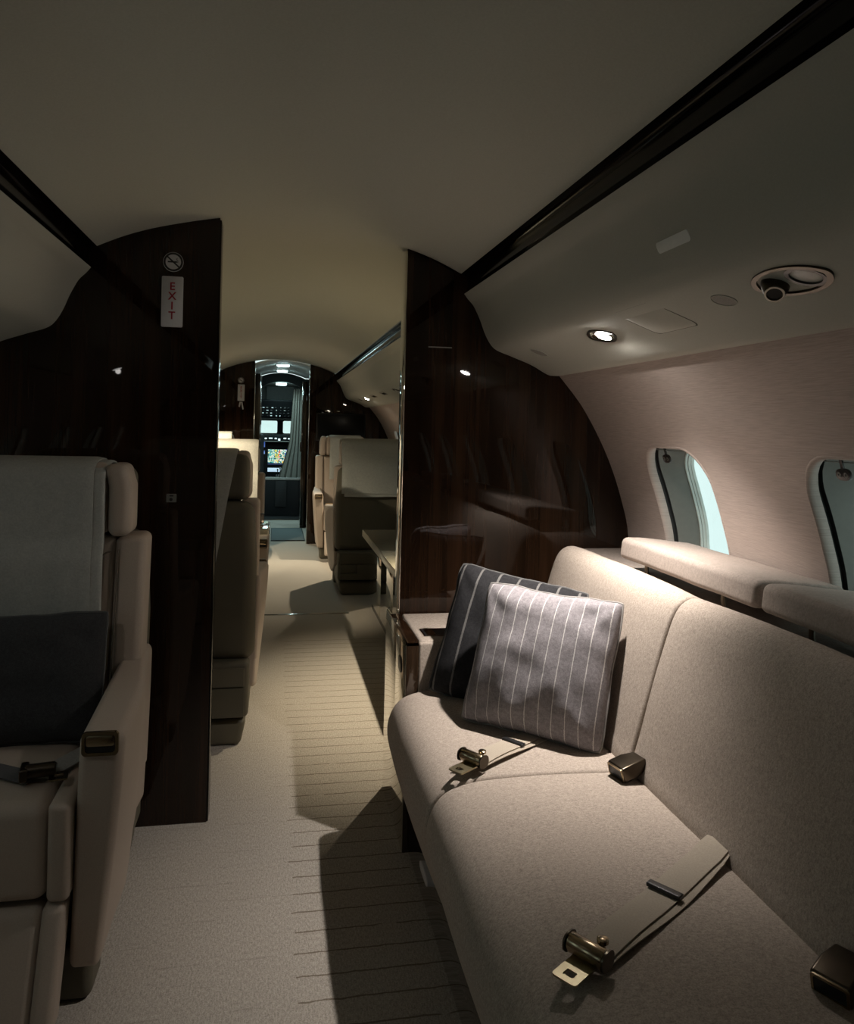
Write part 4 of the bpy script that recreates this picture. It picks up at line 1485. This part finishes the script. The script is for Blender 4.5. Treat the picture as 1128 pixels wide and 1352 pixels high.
hoop_o = arch(0.335, 1.765, 0.09)
hoop_i = arch(0.262, 1.665, 0.085)
poly = [(hoop_o[0][0], 0.0)] + hoop_o + [(hoop_o[-1][0], 0.0)] + [(hoop_i[-1][0], 0.0)] + list(reversed(hoop_i)) + [(hoop_i[0][0], 0.0)]
structure(mk('wall_cockpit', loft([[(x_, y_, z_) for x_, z_ in poly] for y_ in (Y_COCK, Y_COCK + 0.06)], True, True), 'cockpit_grey', smooth=False), 'dark arched frame of the cockpit opening')
structure(mk('floor_cockpit', box(-0.75, 0.9, Y_COCK + 0.06, 12.6, -0.05, 0.0, 0.002), 'cockpit_grey', smooth=False), 'dark cockpit floor')
structure(mk('ceiling_cockpit', sweep_thick([(CX + 0.85 * (2 * i / 20 - 1), 1.50 + 0.27 * (1 - abs(2 * i / 20 - 1) ** 2.5)) for i in range(21)], Y_COCK + 0.06, 11.85, 0.02), 'cockpit_lining'), 'dark lining over the cockpit')
for sx, nm in ((-1, 'left'), (1, 'right')):
    structure(mk('wall_cockpit_' + nm, box(CX + sx * 0.84, CX + sx * 0.87, Y_COCK + 0.06, 11.9, 0.0, 1.52, 0.002), 'cockpit_black'), 'dark cockpit side wall')
# front wall with the windshield opening: below, above, posts
WS0, WS1 = 1.065, 1.262
structure(mk('wall_cockpit_front', box(CX - 0.87, CX + 0.87, 11.85, 11.90, 0.0, WS0, 0.002), 'cockpit_black'), 'black cockpit front below the windshield')
structure(mk('wall_cockpit_front', box(CX - 0.87, CX + 0.87, 11.85, 11.90, WS1, 1.80, 0.002), 'cockpit_lining'), 'pale lining above the windshield')
for i, (a, c_) in enumerate(((-0.62, -0.31), (-0.285, 0.040), (0.125, 0.43), (0.46, 0.74))):
    w_o = bpy.data.objects.new('window_%d' % (40 + i), None)
    COL.objects.link(w_o)
    w_o.location = ((a + c_) / 2, 11.87, (WS0 + WS1) / 2)
    structure(w_o, 'bright windshield pane')
    ow = [(p + (a + c_) / 2, q + (WS0 + WS1) / 2) for p, q in rrect(c_ - a + 0.02, WS1 - WS0 + 0.01, 0.004, 4)]
    iw = [(p + (a + c_) / 2, q + (WS0 + WS1) / 2) for p, q in rrect(c_ - a, WS1 - WS0 - 0.012, 0.02, 4)]
    f3 = ((0, 11.845, 0), (1, 0, 0), (0, 0, 1), (0, 1, 0))
    mk('window_frame', ringslab(ow, iw, f3, -0.003, 0.05), 'cockpit_black', w_o)
    mk('pane', slab(iw, f3, 0.03, 0.034), 'window_pane', w_o, smooth=False)
for i, (a, c_) in enumerate(((CX - 0.87, -0.63), (-0.30, -0.295), (0.05, 0.115), (0.44, 0.45), (0.75, CX + 0.87))):
    structure(mk('trim_%d' % (12 + i), box(a, c_, 11.85, 11.895, WS0, WS1, 0.002), 'cockpit_black'), 'windshield post')

ov_ = thing('overhead_console', (CX, 11.3, 1.38), 'black overhead switch console above the windshield', 'console')
mk('console_body', rbox((CX, 11.50, 1.42), (0.36, 0.25, 0.13), 0.03, (2, 2, 2), 3, lambda x_, y_, z_: Vector((x_, y_ - (z_ - 1.385) * (0.8 if y_ < 11.5 else 0), z_))), 'cockpit_black', ov_)
mk('mounting_plate', box(CX - 0.20, CX + 0.20, 11.70, 11.80, 1.40, 1.765, 0.004), 'cockpit_lining', ov_)
random.seed(4)
sw = []
for i in range(11):
    for j in range(4):
        x_ = CX - 0.30 + 0.06 * i + random.uniform(-0.01, 0.01)
        z_ = 1.325 + 0.038 * j
        sw.append((x_, z_))
for x_, z_ in sw:
    y_ = 11.25 - (z_ - 1.385) * 0.8
    mk('switch', rbox((x_, y_ - 0.003, z_), (random.choice((0.008, 0.014)), 0.008, random.choice((0.006, 0.010))), 0.003, k=1), random.choice(('panel_grey', 'cockpit_grey', 'sign_white', 'cockpit_grey')), ov_)

pn = thing('instrument_panel', (CX, 11.6, 0.5), 'dark cockpit instrument panel with lit displays', 'panel')
mk('glareshield', rbox((CX, 11.60, 1.010), (0.72, 0.22, 0.050), 0.03, (4, 2, 2), 3), 'cockpit_black', pn)
mk('glareshield_lip', box(CX - 0.60, CX + 0.60, 11.365, 11.375, 0.952, 0.966, 0.002), 'panel_grey', pn)
mk('panel_board', box(CX - 0.80, CX + 0.80, 11.50, 11.60, 0.40, 0.955, 0.004), 'cockpit_black', pn)
for x_, w_, z_, h_ in ((-0.235, 0.07, 0.998, 0.050), (-0.12, 0.03, 0.998, 0.02), (-0.05, 0.05, 1.003, 0.016), (0.02, 0.03, 1.000, 0.02), (0.07, 0.03, 0.985, 0.03), (0.15, 0.04, 1.003, 0.018), (0.22, 0.05, 1.000, 0.02)):
    mk('lit_button', box(x_ - w_ / 2, x_ + w_ / 2, 11.374, 11.382, z_ - h_ / 2, z_ + h_ / 2, 0.001), 'button_lit', pn)
mk('display', box(-0.085, 0.225, 11.488, 11.499, 0.615, 0.838, 0.001), 'map_screen', pn, label='coloured moving-map display')
mk('display', box(-0.085, 0.225, 11.488, 11.499, 0.515, 0.570, 0.001), 'screen_pale', pn, label='pale blue lower display strip')
mk('display', box(-0.215, -0.13, 11.488, 11.499, 0.870, 0.945, 0.001), 'screen_blue', pn, label='blue display')
mk('display', box(-0.20, -0.13, 11.488, 11.499, 0.770, 0.820, 0.001), 'screen_blue', pn, label='blue display')
mk('display', box(0.27, 0.62, 11.488, 11.499, 0.615, 0.838, 0.001), 'screen_blue', pn, label='blue display')

pd = thing('pedestal', (CX + 0.04, 11.0, 0), 'dark centre pedestal with levers between the pilot seats', 'pedestal')
mk('pedestal_body', rbox((CX + 0.045, 11.12, 0.24), (0.09, 0.36, 0.24), 0.02, (2, 2, 2), 3), 'cockpit_grey', pd)
for i in range(5):
    x_ = CX - 0.02 + 0.035 * i
    lv = mk('lever', tube([(x_, 11.0, 0.47), (x_, 10.96, 0.56 + 0.02 * (i % 2))], 0.005, 6), 'cockpit_grey', pd)
    mk('grip', rbox((x_, 10.955, 0.575 + 0.02 * (i % 2)), (0.011, 0.012, 0.014), 0.005, k=2), random.choice(('panel_grey', 'chrome')), lv)
for sx in (-1, 1):
    ps = thing('pilot_seat', (CX + sx * 0.42, 10.89, 0), 'dark pilot seat on the %s of the pedestal' % ('captain side' if sx < 0 else 'copilot side behind the curtain'), 'seat')
    mk('seat_cushion', rbox((CX + sx * 0.42, 10.99, 0.42), (0.22, 0.24, 0.06), 0.03, k=3), 'cockpit_grey', ps)
    mk('backrest', rbox((CX + sx * 0.42, 10.72, 0.78), (0.21, 0.05, 0.30), 0.04, k=3), 'cockpit_grey', ps)
    mk('base', rbox((CX + sx * 0.42, 10.99, 0.18), (0.14, 0.20, 0.18), 0.03, k=2), 'cockpit_black', ps)
st_ = thing('cross_step', (CX, 10.4, 0), 'low dark step box across the cockpit entry', 'step')
mk('step_body', box(-0.19, 0.335, 10.42, 10.60, 0.0, 0.47, 0.01), 'cockpit_black', st_)
mk('step_cap', box(-0.19, 0.335, 10.41, 10.61, 0.47, 0.50, 0.006), 'panel_grey', st_)
mk('step_panel', box(0.03, 0.17, 10.405, 10.42, 0.12, 0.46, 0.004), 'cockpit_grey', st_)

cu = []
n_ = 60
rings = []
for j in range(15):
    u = j / 14
    z_ = 1.655 - (1.655 - 0.54) * u
    ring = []
    spread = 0.075 + (0.05 * u if u < 0.6 else 0.03 + 0.10 * (u - 0.6) / 0.4)
    for i in range(n_ + 1):
        s_ = i / n_
        x_ = 0.3185 - spread * s_ * 1.25
        y_ = 9.925 + 0.016 * sin(s_ * pi * 7 + 0.5 * u)
        ring.append((x_, y_, z_))
    rings.append(ring)
front = loft(rings, False, False)
bk_ = shift(front, (0, 0.004, 0))
tag(mk('curtain', join(front, bk_), 'curtain_grey', loc=(0.29, 9.925, 0.54), angle=180), 'grey curtain gathered at the side of the cockpit opening', 'curtain')


def ceiling_spot(x_, y_, z_, r_, label, watts, deg=150):
    t_ = thing('ceiling_light', (x_, y_, z_), label, 'light', 'round entry lights')
    f_ = ((x_, y_, z_), (1, 0, 0), (0, 1, 0), (0, 0, -1))
    mk('lens', slab(ellipse(r_, r_, 24), f_, -0.004, 0.020, 0.008), 'entry_lens', t_)
    mk('bezel', ringslab(ellipse(r_ * 1.25, r_ * 1.25, 24), ellipse(r_, r_, 24), f_, -0.004, 0.006), 'chrome', t_)
    spot('lamp', t_, (x_, y_, z_ - 0.035), watts, ENTRY_COL, deg, 0.5, 0.03)


ceiling_spot(0.077, 8.55, 1.855, 0.065, 'first round ceiling light of the entry corridor', 26)
ceiling_spot(0.077, 9.45, 1.855, 0.060, 'second round ceiling light of the entry corridor', 26)
ceiling_spot(0.078, 10.75, 1.760, 0.070, 'round ceiling light inside the cockpit', 26)
